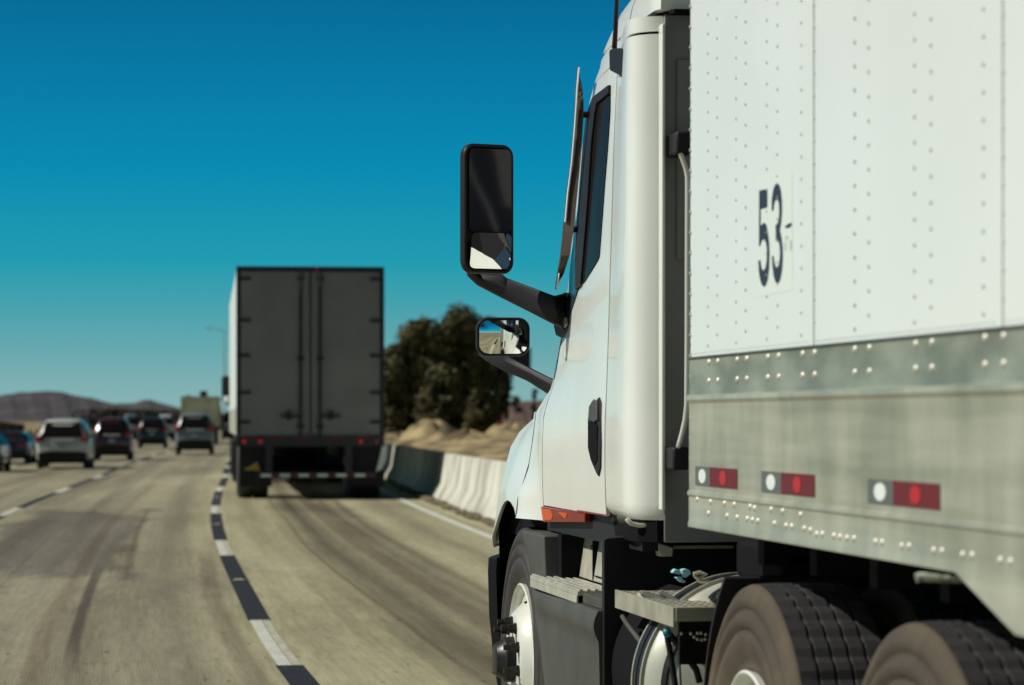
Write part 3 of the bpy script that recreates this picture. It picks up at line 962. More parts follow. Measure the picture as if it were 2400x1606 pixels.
def overlay(pts, out, thick=.004):
    bm = B()
    P = [on_cab(x, y, out) for x, y in pts]
    a = [bm.verts.new(p) for p in P]
    b = [bm.verts.new(p + Vector((thick, 0, 0))) for p in P]
    f1 = bm.faces.new(a); f2 = bm.faces.new(b[::-1]); bm.normal_update()
    for i in range(len(a)):
        bm.faces.new((a[i], b[i], b[(i + 1) % len(a)], a[(i + 1) % len(a)]))
    bmesh.ops.triangulate(bm, faces=[f1, f2])
    return bm
# the window outline must ride on the curved side: densify and grid it
def overlay_rows(L, Rr, out, n=24, nc=5, thick=.006):
    "L and Rr: polylines of (x,y) from top to bottom, resampled"
    def samp(P, t):
        s = t * (len(P) - 1); i = min(int(s), len(P) - 2); f = s - i
        return (P[i][0] + (P[i + 1][0] - P[i][0]) * f, P[i][1] + (P[i + 1][1] - P[i][1]) * f)
    rows = []
    for i in range(n + 1):
        a, b = samp(L, i / n), samp(Rr, i / n)
        rows.append([on_cab(a[0] + (b[0] - a[0]) * k / nc, a[1] + (b[1] - a[1]) * k / nc, out) for k in range(nc + 1)])
    bm = B(); panel(bm, rows, Vector((thick, 0, 0)))
    return bm
win_L = [(1394, 229), (1380, 268), (1372, 340), (1363, 451), (1357, 540), (1354, 610), (1355, 678)]
win_R = [(1432, 200), (1431.5, 262), (1426, 345), (1419, 430), (1412, 525), (1406, 605), (1372, 660)]
obj('side_window', overlay_rows(win_L, win_R, .003, 40, 4), M['glass_side'], door)
obj('window_frame', overlay_rows([(1394, 229), (1380, 268), (1372, 340), (1363, 451), (1357, 540), (1354, 610), (1355, 678)],
                                 [(1408, 219), (1399, 268), (1391, 340), (1384, 451), (1377, 540), (1371, 610), (1366, 666)], .010, 40, 3), M['black'], door)
obj('window_frame', overlay_rows([(1394, 229), (1432, 200)], [(1397, 248), (1432, 219)], .0105, 8, 3), M['black'], door)
obj('sail_panel', overlay_rows([(1361.5, 455), (1352, 530), (1342, 600), (1338, 640), (1336, 690), (1333, 738)],
                               [(1363.5, 458), (1358, 532), (1355.5, 600), (1354.5, 660), (1356, 680), (1337, 738)], .006, 24, 4), M['gloss_sky_tint'], door)
# door handle: dark tapered recess with grip
H = [(1398, 943), (1406, 931), (1411, 945), (1411, 1040), (1410, 1095), (1405, 1117), (1399, 1106), (1388, 1080), (1381, 1050), (1381, 985), (1386, 958), (1390, 940)]
hd = obj('door_handle', overlay([(x, y) for x, y in H], .006, .02), M['black'], door, bevel=.004)
obj('grip', overlay([(1384, 990), (1396, 985), (1405, 1000), (1405, 1080), (1397, 1092), (1390, 1075), (1384, 1045)], .0085, .002), M['black_matt'], hd)
obj('grip', overlay([(1388, 952), (1398, 936), (1406, 940), (1407, 985), (1398, 990), (1386, 984)], .012, .008), M['grey_plastic'], hd, bevel=.003)

# cowl panel between door and hood
COWL = [(1.033, 1.715), (1.056, 1.722), (1.13, 1.727), (1.18, 1.75), (1.224, 1.766), (1.34, 1.784), (1.44, 1.796), (1.50, 1.835), (1.54, 1.86), (1.58, 1.90)]
HOODR = 10.28
def cowl_v(d, h):
    t = (d - 9.97) / (HOODR - 9.97)
    a = cab_v(9.97, h); b = lerp_tab(COWL, h)[0]
    t2 = t * t * (3 - 2 * t)
    return a + (b - a) * t2
bm = B()
panel(bm, grid_side(lambda h: (9.975, HOODR - .006), frange(1.034, 1.56, 30), 10, cowl_v), Vector((.014, 0, 0)))
obj('cowl_panel', bm, M['paint'], TR, smooth=True, angle=60)
bm = B(); panel(bm, grid_side(lambda h: (9.9, HOODR + .01), frange(1.034, 1.56, 12), 6, lambda d, h: (cowl_v(max(9.97, d), h)) + .02), Vector((.01, 0, 0)))
obj('cowl_backing', bm, M['black_matt'], TR)
# hood and fender: sections along d
SEC = {
 10.288: [(1.045, 1.722), (1.09, 1.722), (1.14, 1.729), (1.22, 1.764), (1.31, 1.781), (1.39, 1.791), (1.44, 1.798), (1.49, 1.836), (1.54, 1.95), (1.585, 2.2), (1.60, 2.6), (1.605, CL)],
 10.6: [(1.085, 1.730), (1.10, 1.730), (1.15, 1.736), (1.20, 1.750), (1.27, 1.772), (1.34, 1.800), (1.39, 1.835), (1.43, 1.89), (1.48, 1.99), (1.53, 2.2), (1.55, 2.6), (1.56, CL)],
 10.9: [(.94, 1.724), (1.00, 1.737), (1.06, 1.744), (1.12, 1.752), (1.18, 1.768), (1.24, 1.783), (1.30, 1.800), (1.36, 1.836), (1.41, 1.89), (1.47, 2.1), (1.49, 2.6), (1.50, CL)],
 11.15: [(.90, 1.79), (.97, 1.80), (1.03, 1.807), (1.09, 1.815), (1.15, 1.83), (1.21, 1.848), (1.27, 1.875), (1.32, 1.92), (1.37, 2.0), (1.42, 2.2), (1.44, 2.6), (1.45, CL)],
 11.4: [(.88, 1.90), (.95, 1.91), (1.01, 1.92), (1.06, 1.935), (1.11, 1.96), (1.16, 1.99), (1.21, 2.03), (1.26, 2.09), (1.32, 2.18), (1.37, 2.35), (1.39, 2.65), (1.40, CL)],
 11.65: [(.86, 2.10), (.92, 2.11), (.97, 2.12), (1.01, 2.14), (1.06, 2.17), (1.10, 2.21), (1.15, 2.26), (1.19, 2.33), (1.25, 2.43), (1.30, 2.55), (1.32, 2.75), (1.33, CL)],
 11.75: [(.86, 2.3), (.90, 2.31), (.94, 2.32), (.97, 2.34), (1.0, 2.36), (1.03, 2.39), (1.06, 2.42), (1.1, 2.48), (1.14, 2.55), (1.18, 2.65), (1.2, 2.8), (1.21, CL)]}
secd = sorted(SEC)
def arch(d):
    return lerp_tab([(10.28, 1.040), (10.36, 1.068), (10.45, 1.088), (10.54, 1.094), (10.62, 1.086), (10.70, 1.066), (10.78, 1.03), (10.84, .985), (10.90, .935), (10.93, .905), (10.96, .89), (11.1, .89), (11.9, .86)], d)[0]
def hood_ring(d):
    for a, b in zip(secd, secd[1:]):
        if d <= b + 1e-6:
            t = (d - a) / (b - a); break
    r = [Vector((p[1] + (q[1] - p[1]) * t, d, p[0] + (q[0] - p[0]) * t)) for p, q in zip(SEC[a], SEC[b])]
    lo = arch(d)
    # re-anchor the low points on the arch edge
    z1 = r[4].z
    z0 = r[0].z
    tab = sorted([(p.z, p.x) for p in r])
    if d < 10.33:
        tab = [(h_, cowl_v(HOODR, h_)) for h_ in (1.0, 1.04, 1.06, 1.10, 1.13, 1.16, 1.18, 1.20, 1.224, 1.28, 1.34, 1.39, 1.44)] + [q for q in tab if q[0] > 1.45]
    for k in range(4):
        f = k / 4
        r[k].z = lo + (z1 - lo) * f
    for k in range(7):
        r[k].x = lerp_tab(tab, r[k].z)[0]
    return r
ds = [10.288, 10.32, 10.36, 10.40, 10.45, 10.5, 10.54, 10.58, 10.62, 10.66, 10.70, 10.74, 10.78, 10.81, 10.84, 10.87, 10.9, 10.93, 10.96, 11.0, 11.07, 11.15, 11.25, 11.4, 11.5, 11.65, 11.75]
bm = B()
gl = []
for d in ds:
    r = hood_ring(d)
    lip = [r[0] + Vector((.014, 0, .004)), r[0] + Vector((.003, 0, -.001))]
    row = lip + r
    row = row + [mirror_x(p) for p in row[::-1][1:]]
    gl.append(row)
rv_ = loft(bm, gl, closed=False, caps=False)
f = bm.faces.new(rv_[-1])
obj('hood', bm, M['paint'], TR, smooth=True, angle=60)
# dark wheel well liner
bm = B()
box(bm, 1.80, 2.35, 9.62, 10.98, .95, 1.03)
box(bm, 2.30, 2.38, 9.62, 11.3, .25, 1.2)
box(bm, 1.76, 2.35, 9.55, 9.62, .25, 1.0)
box(bm, 1.765, 2.35, 10.965, 10.98, .25, 1.10)
rows = []
for k in range(15):
    a = math.pi * k / 14
    c_, s_ = math.cos(a), math.sin(a)
    rows.append([Vector((x, 10.3 + .63 * c_, .50 + .60 * s_)) for x in (1.80, 2.1, 2.35)])
panel(bm, rows, Vector((0, 0, .008)))
obj('wheel_well', bm, M['black_matt'], TR)
# bumper corner
bm = B()
prof = [(1.690, 10.86), (1.70, 10.93), (1.735, 11.08), (1.80, 11.28), (1.92, 11.5), (2.1, 11.7), (2.4, 11.82), (CL, 11.88)]
rings = []
for z_, off in ((.848, .0), (.80, -.003), (.62, .002), (.42, .022), (.25, .05)):
    fr = [Vector((v + off + .014, d, z_)) for v, d in prof]
    fr = fr + [mirror_x(p) for p in fr[::-1][1:]]
    bk = [Vector((p.x + (.03 if p.x < CL else -.03), p.y - .02, z_)) for p in fr[::-1]]
    rings.append(fr + bk)
loft(bm, rings)
obj('bumper', bm, M['black'], TR, smooth=True, angle=50)

# amber side marker and dark sill under the door
bm = B()
A = [(1274, 1185.5), (1283, 1187), (1340, 1195.5), (1376, 1201), (1377, 1224.5), (1330, 1225), (1281, 1224)]
am = obj('side_marker', overlay([(1275, 1187), (1330, 1195.5), (1378, 1203.5), (1379, 1224), (1281, 1223.5)], .012, .02), M['amber'], TR, bevel=.003)
obj('side_marker', overlay([(1358, 1195.5), (1434, 1208), (1434, 1210.5), (1360, 1200)], .010, .01), M['amber'], TR)
for P in ([(1279, 1192), (1298, 1194.5), (1304, 1208), (1300, 1219), (1284, 1220)], [(1314, 1199), (1338, 1203), (1334, 1216), (1326, 1210)], [(1276, 1188.5), (1281, 1189), (1285, 1222), (1281, 1222)]):
    obj('reflector', overlay(P, .0135, .002), M['amber_bright'], am)
bm = B()
rows = [[Vector((1.785, d, h)) for d in frange(8.30, 9.97, 6)] for h in (1.0, 1.088)]
panel(bm, rows, Vector((.05, 0, 0)))
obj('sill', bm, M['black'], TR)

# --- mirrors
def mirror_head(name, c, w, h, dep, yaw, rad, glasses, tilt=0):
    "head centred at c, glass facing -y then turned by yaw about z"
    e = empty(name, c, yaw); e.parent = TR
    def rr(w_, h_, r_, y_, n=7):
        out = []
        for cx, cz, a0 in ((w_ / 2 - r_, h_ / 2 - r_, 0), (-w_ / 2 + r_, h_ / 2 - r_, 90), (-w_ / 2 + r_, -h_ / 2 + r_, 180), (w_ / 2 - r_, -h_ / 2 + r_, 270)):
            for k in range(n + 1):
                a = R(a0 + 90 * k / n)
                out.append(Vector((cx + r_ * math.cos(a), y_, cz + r_ * math.sin(a))))
        return out
    bm = B()
    loft(bm, [rr(w - .03, h - .03, rad - .01, .006), rr(w - .022, h - .022, rad - .008, -.006), rr(w - .006, h - .006, rad - .001, -.008), rr(w, h, rad, 0), rr(w, h, rad, dep * .4), rr(w * .93, h * .97, rad, dep * .8), rr(w * .75, h * .9, rad * .8, dep)])
    hs_ = obj('housing', bm, M['black'], e, smooth=True, angle=40)
    for gname, gx0, gx1, gz0, gz1, gm, bl, rd in glasses:
        bm = B()
        N = 16
        rows = []
        for i in range(N + 1):
            row = []
            for k in range(N + 1):
                s_, t_ = i / N * 2 - 1, k / N * 2 - 1
                # rounded-square map
                x = (gx0 + gx1) / 2 + (gx1 - gx0) / 2 * t_
                z = (gz0 + gz1) / 2 + (gz1 - gz0) / 2 * s_
                rd_x, rd_z = rd / ((gx1 - gx0) / 2), rd / ((gz1 - gz0) / 2)
                ax, az = abs(t_), abs(s_)
                if ax > 1 - rd_x and az > 1 - rd_z and rd:
                    fx, fz = (ax - 1 + rd_x) / rd_x, (az - 1 + rd_z) / rd_z
                    L_ = math.sqrt(fx * fx + fz * fz)
                    m_ = max(fx, fz)
                    sc_ = m_ / L_ if L_ > 1e-6 else 1
                    x = (gx0 + gx1) / 2 + math.copysign((gx1 - gx0) / 2 * (1 - rd_x + rd_x * fx * sc_), t_)
                    z = (gz0 + gz1) / 2 + math.copysign((gz1 - gz0) / 2 * (1 - rd_z + rd_z * fz * sc_), s_)
                row.append(Vector((x, -.0085 - bl * (1 - (s_ * s_ + t_ * t_) / 2) - (.16 * (z - gz0) if tilt and gname == 'convex_glass' else 0), z)))
            rows.append(row)
        panel(bm, rows, Vector((0, .006, 0)))
        obj(gname, bm, gm, e, smooth=True, angle=30)
    return e, hs_
mc = W(1144, 490, 1.53)
zpm = FPX / (mc.y * CT + mc.x * ST)
mw, mh = 118 / zpm / .90, 304 / zpm
mi_, _ = mirror_head('side_mirror', mc, mw, mh, .048, R(17), .042,
            [('flat_glass', -mw / 2 + .022, mw / 2 - .012, -mh / 2 + .150, mh / 2 - .018, M['dark_reflection'], .0, .02),
             ('convex_glass', -mw / 2 + .022, mw / 2 - .020, -mh / 2 + .018, -mh / 2 + .146, M['mirror'], .008, .02)], tilt=1)
# arm from the mirror's foot to the door corner
ctr = mc
def arm(pts, name='mirror_arm'):
    "pts: (x,ytop,ybot,v) pixel sections -> flattened solid arm"
    bm = B()
    rings = []
    for x, yt, yb, v in pts:
        a, b = W(x, yt, v), W(x, yb, v)
        t = .032
        rings.append([a + Vector((0, -t * .6, 0)), a + Vector((0, t, 0)), b + Vector((0, t, 0)), b + Vector((0, -t * .4, 0)), (a * .45 + b * .55) + Vector((0, -t * 1.3, 0))])
    loft(bm, rings)
    return obj(name, bm, M['black'], TR, bevel=.006)
arm([(1096, 618, 645, 1.50), (1120, 640, 668, 1.54), (1176, 643, 697, 1.62), (1186, 652, 702, 1.635), (1240, 672, 729, 1.70), (1298, 694, 759, 1.77), (1313, 690, 766, 1.80), (1322, 690, 775, 1.815)])
bm = B()
P = [(1303, 702), (1311, 690), (1320, 686), (1327, 700), (1329, 735), (1331, 765), (1326, 778), (1312, 792), (1302, 787), (1297, 765)]
slab(bm, [W(x, y, 1.815) for x, y in P], (.035, 0, 0))
obj('mirror_base', bm, M['black'], TR, bevel=.006)
bm = B()
slab(bm, [W(x, y, 1.808) for x, y in [(1319, 748), (1325, 744), (1327, 760), (1322, 768)]], (.006, 0, 0))
obj('mirror_bracket', bm, M['alu'], TR)

hc = W(1179, 790, 1.70)
zph = FPX / (hc.y * CT + hc.x * ST)
hw, hh_ = 126 / zph, 91 / zph
e2, _ = mirror_head('hood_mirror', hc, hw, hh_, .07, R(-4), .045, [('convex_glass', -hw / 2 + .011, hw / 2 - .011, -hh_ / 2 + .011, hh_ / 2 - .011, M['mirror'], .010, .036)])
e2.rotation_euler.x = R(3.2)
bm = B()
rings = []
for x, yt, yb, v in [(1125, 815, 832, 1.71), (1150, 826, 850, 1.725), (1183, 830, 868, 1.76), (1240, 860, 893, 1.84), (1290, 885, 925, 1.91), (1310, 893, 940, 1.935)]:
    a, b = W(x, yt, v), W(x, yb, v)
    rings.append([a + Vector((0, .0, 0)), a + Vector((0, .05, 0)), b + Vector((0, .05, 0)), b + Vector((0, .0, 0)), (a + b) / 2 + Vector((0, -.02, 0))])
loft(bm, rings)
obj('mirror_arm', bm, M['black'], TR, bevel=.006)

# --- side wind deflector blade along the A pillar
bm = B()
def dq(x0, x1, y, v): return (W(x0, y, v), W(x1, y, v + .035))
prof = [(157, 1356, 1357.5), (185, 1353.5, 1362), (215, 1351, 1366), (240, 1350, 1368), (262, 1348.5, 1368), (300, 1346, 1366), (380, 1339, 1361), (450, 1330, 1354), (520, 1323.5, 1347), (560, 1320, 1342), (600, 1315.5, 1335), (640, 1309, 1322), (665, 1305, 1309), (676, 1304, 1305)]
rings = []
for y, x0, x1 in prof:
    v0 = 1.775
    a = W(x0, y, v0); b = W(x1, y, v0 + .022)
    b2 = Vector((b.x, b.y, a.z))
    rings.append([a, a + Vector((-.003, .01, 0)), b2 + Vector((-.003, .012, 0)), b2])
loft(bm, rings)
vis = obj('wind_deflector', bm, M['smoke'] if 'smoke' in M else mat('smoked_plastic', (.085, .066, .056), .35, var=.25, scale=5), TR, smooth=True, angle=30)
bm = B()
rings = []
for y, x0, x1 in prof[:10] + prof[11:]:
    a = W(x0 + 1.5, y, 1.771)
    rings.append([a, a + Vector((0, .024, 0)), a + Vector((.003, .024, 0)), a + Vector((.003, 0, 0))])
for sl in (rings[:9], rings[10:]):
    if len(sl) > 1: loft(bm, sl)
obj('white_edge', bm, M['paint'], vis)
for (x0, x1, y, r) in ((1352, 1384, 270, 8), (1327, 1350, 540, 8)):
    bm = B()
    a, b = W(x0, y, 1.78), W(x1, y, 1.84)
    b = Vector((b.x, a.y + .02, b.z))
    tube(bm, [a, (a + b) / 2, b], [.012, .012, .014], 10)
    obj('bracket', bm, M['grey_plastic'], vis)

# --- antenna
ant = empty('antenna', W(1448, 150, 1.79)); ant.parent = TR
A0 = Vector(ant.location)
bm = B()
P = [(1427, 116), (1433, 113), (1463, 113), (1469, 117), (1464, 178), (1457, 187), (1450, 178), (1428, 167)]
slab(bm, [W(x, y, 1.765) - A0 for x, y in P], (.05, 0, 0))
obj('antenna_base', bm, M['black'], ant, bevel=.008)
bm = B()
tube(bm, [W(1440, 114, 1.78) - A0, W(1442, 80, 1.78) - A0, W(1446, 0, 1.78) - A0, W(1452, -120, 1.78) - A0, W(1460, -330, 1.78) - A0], [.009, .008, .0075, .006, .003], 10)
obj('antenna_whip', bm, M['black'], ant)

# --- grab rail on the back wall
bm = B()
GP = [(1592, 352), (1596, 362), (1602, 378), (1608, 395), (1611.5, 412), (1612, 430), (1611.5, 600), (1611, 800), (1610, 950), (1606, 985), (1600, 1012), (1594, 1035), (1588, 1056)]
def gpt(x, y): 
    d = 8.10
    # lateral position from pixel at this distance
    xx = (x - VPX)
    v = d * CT / (FPX / (CT * xx) - ST) if False else None
    zc_v = xx * CT / FPX
    v = zc_v * d * CT / (1 - zc_v * ST)
    return W(x, y, v)
tube(bm, [gpt(x, y) for x, y in GP], .0085, 12)
obj('grab_rail', bm, M['rail_chrome'], TR, smooth=True)
for y in (335, 1075):
    c = gpt(1600 if y < 500 else 1592, y)
    bm = B(); box(bm, c.x - .022, c.x + .03, 8.09, 8.224, c.z - .035, c.z + .035)
    obj('rail_mount', bm, M['black'], TR, bevel=.008)

# --- side fairing, step recess, tank step etc.
FV = 1.70
bm = B()
# forward wedge of the fairing (wraps the wheel's rear): outline on plane FV
front = [(1211, 1247), (1218, 1280), (1226, 1325), (1239, 1390), (1250, 1450), (1258, 1510), (1268, 1590), (1280, 1680)]
recx = 1272
ftop = 1248
# lower skirt as a grid: columns from front edge to rear end
rows = []
rearx = 1411
for i in range(21):
    t = i / 20
    y = 1388 + (1760 - 1388) * t
    row = []
    # front edge x at this y
    fx = lerp_tab([(b, a) for a, b in front], min(y, 1680))[0]
    for k in range(13):
        s_ = k / 12
        h = lerp_tab([(0, .800), (1, .30)], t)[0]
        pf = W(fx, y, FV)
        d0 = lerp_tab([(.30, 9.50), (.43, 9.60), (.60, 9.72), (.70, 9.80), (.80, 9.91)], h)[0]
        d = d0 + (8.52 - d0) * s_
        v = FV + .012 * math.cos(s_ * math.pi) * (1 - t) - (.016 * math.sin(min(1, t * 5) * math.pi) if t < .2 else 0)
        if s_ == 0: v = FV + .012
        row.append(Vector((v, d, h)))
    rows.append(row)
panel(bm, rows, Vector((.03, 0, 0)))
obj('side_skirt', bm, M['grey_plastic'], TR, smooth=True, angle=55)
# front wedge above the step
bm = B()
rows = []
for h in frange(.80, .992, 6):
    d0 = lerp_tab([(.80, 9.91), (.86, 9.98), (.93, 10.08), (.992, 10.16)], h)[0]
    rows.append([Vector((FV + (.02 if k == 0 else 0) + .004 * k, d0 + (9.63 + (h - .8) * .25 - d0) * k / 4, h)) for k in range(5)])
panel(bm, rows, Vector((.125, 0, 0)))
obj('fairing_wedge', bm, M['grey_plastic'], TR, bevel=.006)
# recess inner wall: light metal tool box
bm = B()
slab(bm, [(1.822, 8.54, .849), (1.822, 9.62, .849), (1.845, 9.60, 1.0), (1.845, 8.54, 1.0)], (.25, 0, 0))
tb = obj('battery_box', bm, M['alu_dull'], TR, bevel=.005)
bm = B(); box(bm, 1.819, 1.83, 8.60, 9.25, .868, .871); box(bm, 1.820, 1.85, 9.28, 9.286, .852, .99); obj('lid_seam', bm, M['black_matt'], tb)
bm = B(); box(bm, 1.815, 1.826, 8.93, 9.0, .885, .893); obj('latch', bm, M['alu'], tb)
bm = B(); box(bm, 1.825, 1.84, 9.30, 9.35, .955, .972); obj('latch', bm, M['black'], tb)
# tread
bm = B()
box(bm, 1.690, 1.83, 8.88, 9.80, .826, .842)
box(bm, 1.690, 1.698, 8.90, 9.80, .800, .8255)
for k in range(5):
    box(bm, 1.696 + k * .026, 1.708 + k * .026, 8.88, 9.80, .8425, .848)
obj('step_tread', bm, M['alu'], TR, bevel=.002)
bm = B(); box(bm, 1.708, 1.90, 8.53, 8.879, .80, .836); obj('step_end', bm, M['grey_plastic'], TR, bevel=.004)
# rear end of the fairing
bm = B()
slab(bm, [(1.703, 8.50, .25), (1.703, 8.50, 1.025), (1.72, 8.50, 1.036), (1.86, 8.50, 1.045), (2.15, 8.50, 1.045), (2.15, 8.50, .25)], (0, .035, 0))
obj('fairing_end', bm, M['black'], TR, bevel=.004)
# silver structure above the box
bm = B(); box(bm, 1.80, 2.1, 8.40, 9.60, 1.0015, 1.012); obj('box_top', bm, M['alu_dull'], tb)
# under-cab parts
bm = B()
def lat(x, d):
    q = (x - VPX) * CT / FPX
    return q * d * CT / (1 - q * ST)
def PD(x, y, d): return W(x, y, lat(x, d))
tube(bm, [PD(1468, 1216, 8.30), PD(1478, 1227, 8.30), PD(1498, 1232, 8.29), PD(1532, 1231, 8.28)], [.007, .008, .008, .006], 8)
obj('cab_mount', bm, M['alu'], TR, smooth=True)
bm = B(); 
slab(bm, [PD(x, y, 8.33) for x, y in ((1546, 1232), (1562, 1230), (1562, 1249), (1548, 1250), (1548, 1246), (1557, 1244), (1557, 1237), (1546, 1238))], (0, .02, 0))
obj('bracket', bm, M['paint'], TR)
bm = B()
slab(bm, [PD(x, y, 8.42) for x, y in ((1460, 1210), (1560, 1212), (1572, 1225), (1570, 1245), (1555, 1256), (1520, 1252), (1490, 1240), (1466, 1226))], (0, .12, 0))
obj('cab_underside', bm, M['grey_plastic'], TR, bevel=.01)
bm = B()
slab(bm, [PD(x, y, 8.30) for x, y in ((1537, 1270), (1579, 1283), (1577, 1305), (1546, 1305))], (0, .05, 0))
obj('bracket', bm, M['alu_dull'], TR, bevel=.004)
bm = B()
slab(bm, [PD(x, y, 8.33) for x, y in ((1520, 1258), (1565, 1256), (1578, 1266), (1580, 1283), (1537, 1270))], (0, .08, 0))
obj('bracket', bm, M['grey_plastic'], TR, bevel=.004)

# tank
TC = Vector((2.0, 0, .625)); TRD = .318
bm = B()
lathe(bm, [(7.68, .002), (7.684, .08), (7.700, .16), (7.725, .23), (7.755, .28), (7.785, .308), (7.80, TRD), (7.93, TRD), (7.93, .01)], TC, 'y', 72)
tk = obj('fuel_tank', bm, M['tank'], TR, smooth=True, angle=60)
for y0 in (7.818, 7.878):
    bm = B(); lathe(bm, [(y0, TRD + .001), (y0, TRD + .009), (y0 + .04, TRD + .009), (y0 + .04, TRD + .001)], TC, 'y', 72, closed=True); obj('strap', bm, M['black'], tk)
bm = B(); lathe(bm, [(7.935, .01), (7.935, .28), (8.46, .28), (8.46, .01)], TC, 'y', 40); obj('tank_shade_drum', bm, M['black_matt'], TR, smooth=True, angle=50)  # black drum standing in for the shaded rest of the tank
for y0 in (7.802, 7.921):
    bm = B(); lathe(bm, [(y0, TRD + .001), (y0, TRD + .011), (y0 + .012, TRD + .011), (y0 + .012, TRD + .001)], TC, 'y', 72, closed=True); obj('strap_edge', bm, M['alu'], tk)
bm = B(); lathe(bm, [(7.738, .262), (7.735, .268), (7.748, .280), (7.760, .275)], TC, 'y', 72, closed=True); obj('end_ring', bm, M['black'], tk)
# step deck over the tank
bm = B()
box(bm, 1.700, 2.02, 7.47, 8.26, .862, .880)
box(bm, 1.692, 1.6995, 7.46, 8.27, .828, .884)
box(bm, 1.6998, 1.92, 7.455, 7.4695, .845, .884)
for k in range(9):
    for j in range(26):
        if (k + j) % 2: box(bm, 1.708 + k * .03, 1.722 + k * .03, 7.48 + j * .03, 7.497 + j * .03, .8803, .8822)
dk = obj('step_deck', bm, mat('deck_metal', (.40, .385, .30), .5, .35, var=.2, scale=10), TR, bevel=.0015)
bm = B(); box(bm, 1.72, 2.02, 7.50, 7.52, .72, .8445); obj('deck_beam', bm, M['frame'], dk)
bm = B()
for (x, y) in ((1597, 1485), (1619, 1485), (1627, 1493), (1635, 1498), (1643, 1484), (1645, 1500), (1654, 1487), (1653, 1498), (1635, 1484)):
    c = PD(x, y, 7.498); dome(bm, c, .005, (0, -1, 0), .5)
obj('bolt', bm, M['alu'], dk)
def rod(pts, d, r, m='frame', name='brace_rod', par=None):
    bm = B(); tube(bm, [PD(x, y, d if not isinstance(d, (list, tuple)) else d[i]) for i, (x, y) in enumerate(pts)], r, 8)
    return obj(name, bm, M[m], par or TR, smooth=True, angle=50)
rod([(1459, 1445), (1470, 1463), (1522, 1530)], [8.2, 8.15, 7.9], .008, 'grey_plastic')
rod([(1562, 1485), (1569, 1520), (1585, 1620)], 7.66, .009, 'black')
rod([(1566, 1483), (1600, 1525), (1632, 1570), (1640, 1600)], 7.66, .010, 'black')
rod([(1592, 1512), (1593, 1560), (1596, 1620)], 7.70, .0035, 'grey_plastic')
rod([(1510, 1395), (1545, 1403), (1590, 1425)], [7.98, 7.9, 7.8], .010, 'grey_plastic', 'hose')
rod([(1551, 1391), (1565, 1397), (1592, 1412)], [7.95, 7.9, 7.82], .008, 'grey_plastic', 'hose')
rod([(1497, 1393), (1503, 1402), (1512, 1412), (1520, 1408)], [7.98, 7.95, 7.92, 7.9], .006, 'alu', 'clamp')
bm = B(); c = PD(1563, 1483, 7.64); bmesh.ops.create_uvsphere(bm, u_segments=12, v_segments=8, radius=.014, matrix=Matrix.Translation(c)); obj('blue_cap', bm, mat('blue_cap', (.03, .17, .26), .4), TR, smooth=True)
# blue and white air coupling
bm = B()
for P in ([(1575, 1343), (1582, 1334), (1592, 1336), (1596, 1347)], [(1597, 1336), (1607, 1333), (1618, 1338), (1620, 1345), (1608, 1354), (1604, 1354)], [(1584, 1354), (1598, 1352), (1602, 1362), (1607, 1360), (1606, 1367), (1596, 1365)]):
    slab(bm, [PD(x, y, 7.95) for x, y in P], (.0, .03, 0))
obj('air_coupling', bm, M['blue'], TR, bevel=.003)
rod([(1625, 1346), (1640, 1342), (1655, 1346), (1640, 1356), (1628, 1350), (1640, 1362), (1665, 1363)], 7.75, .006, 'alu_dull', 'hose')
# chrome bit beside the quarter fender
rod([(1670, 1410), (1680, 1400), (1700, 1388)], 7.2, .018, 'chrome', 'bracket')

# frame, axles, cross members, far side
bm = B()
for s_ in (-1, 1):
    box(bm, CL + s_ * .43 - .05, CL + s_ * .43 + .05, 4.35, 11.4, .74, 1.02)
for y in (4.5, 5.9, 7.2, 8.0, 9.2):
    box(bm, CL - .38, CL + .38, y, y + .08, .76, 1.0)
fr = obj('chassis_frame', bm, M['frame'], TR, bevel=.01)
bm = B()
for y in (5.27, 6.55): tube(bm, [(1.9, y, .5), (4.0, y, .5)], .085, 14)
tube(bm, [(CL, 5.0, .55), (CL, 6.9, .55)], .16, 14)
obj('axle', bm, M['frame'], TR)
bm = B()
slab(bm, [(CL - .46, 5.2, 1.02), (CL + .46, 5.2, 1.02), (CL + .46, 6.6, 1.02), (CL - .46, 6.6, 1.02)], (0, 0, .09))
obj('fifth_wheel', bm, M['frame'], TR, bevel=.02)
bm = B()
lathe(bm, [(7.8, .01), (7.8, .31), (9.2, .31), (9.2, .01)], (2 * CL - 2.0, 0, .625), 'y', 40); obj('fuel_tank', bm, M['tank'], TR, smooth=True, angle=50)
bm = B()
box(bm, 2 * CL - 1.74, 2 * CL - 1.70, 7.5, 9.9, .3, 1.0); obj('side_skirt', bm, M['grey_plastic'], TR)
bm = B()
lathe(bm, [(7.2, .01), (7.2, .14), (8.1, .14), (8.1, .01)], (2.42, 0, .86), 'y', 24)
obj('air_tank', bm, M['frame'], TR, smooth=True, angle=50)
# black chassis boxes above and ahead of the drive wheels
bm = B()
box(bm, 1.86, 2.40, 6.9, 7.42, .97, 1.08)
box(bm, 2.2, 3.7, 8.0, 8.2, .3, 1.05)
obj('chassis_cover', bm, M['black_matt'], TR, bevel=.02)
# quarter fender before the first drive wheel
bm = B()
rows = []
for k in range(12):
    a = R(-14 + 70 * k / 11)
    rows.append([Vector((x, 6.55 + .60 * math.cos(a), .5 + .60 * math.sin(a))) for x in (1.70, 1.72, 2.0, 2.24)])
panel(bm, rows, Vector((0, .01, .006)))
obj('quarter_fender', bm, M['black'], TR, smooth=True, angle=40)
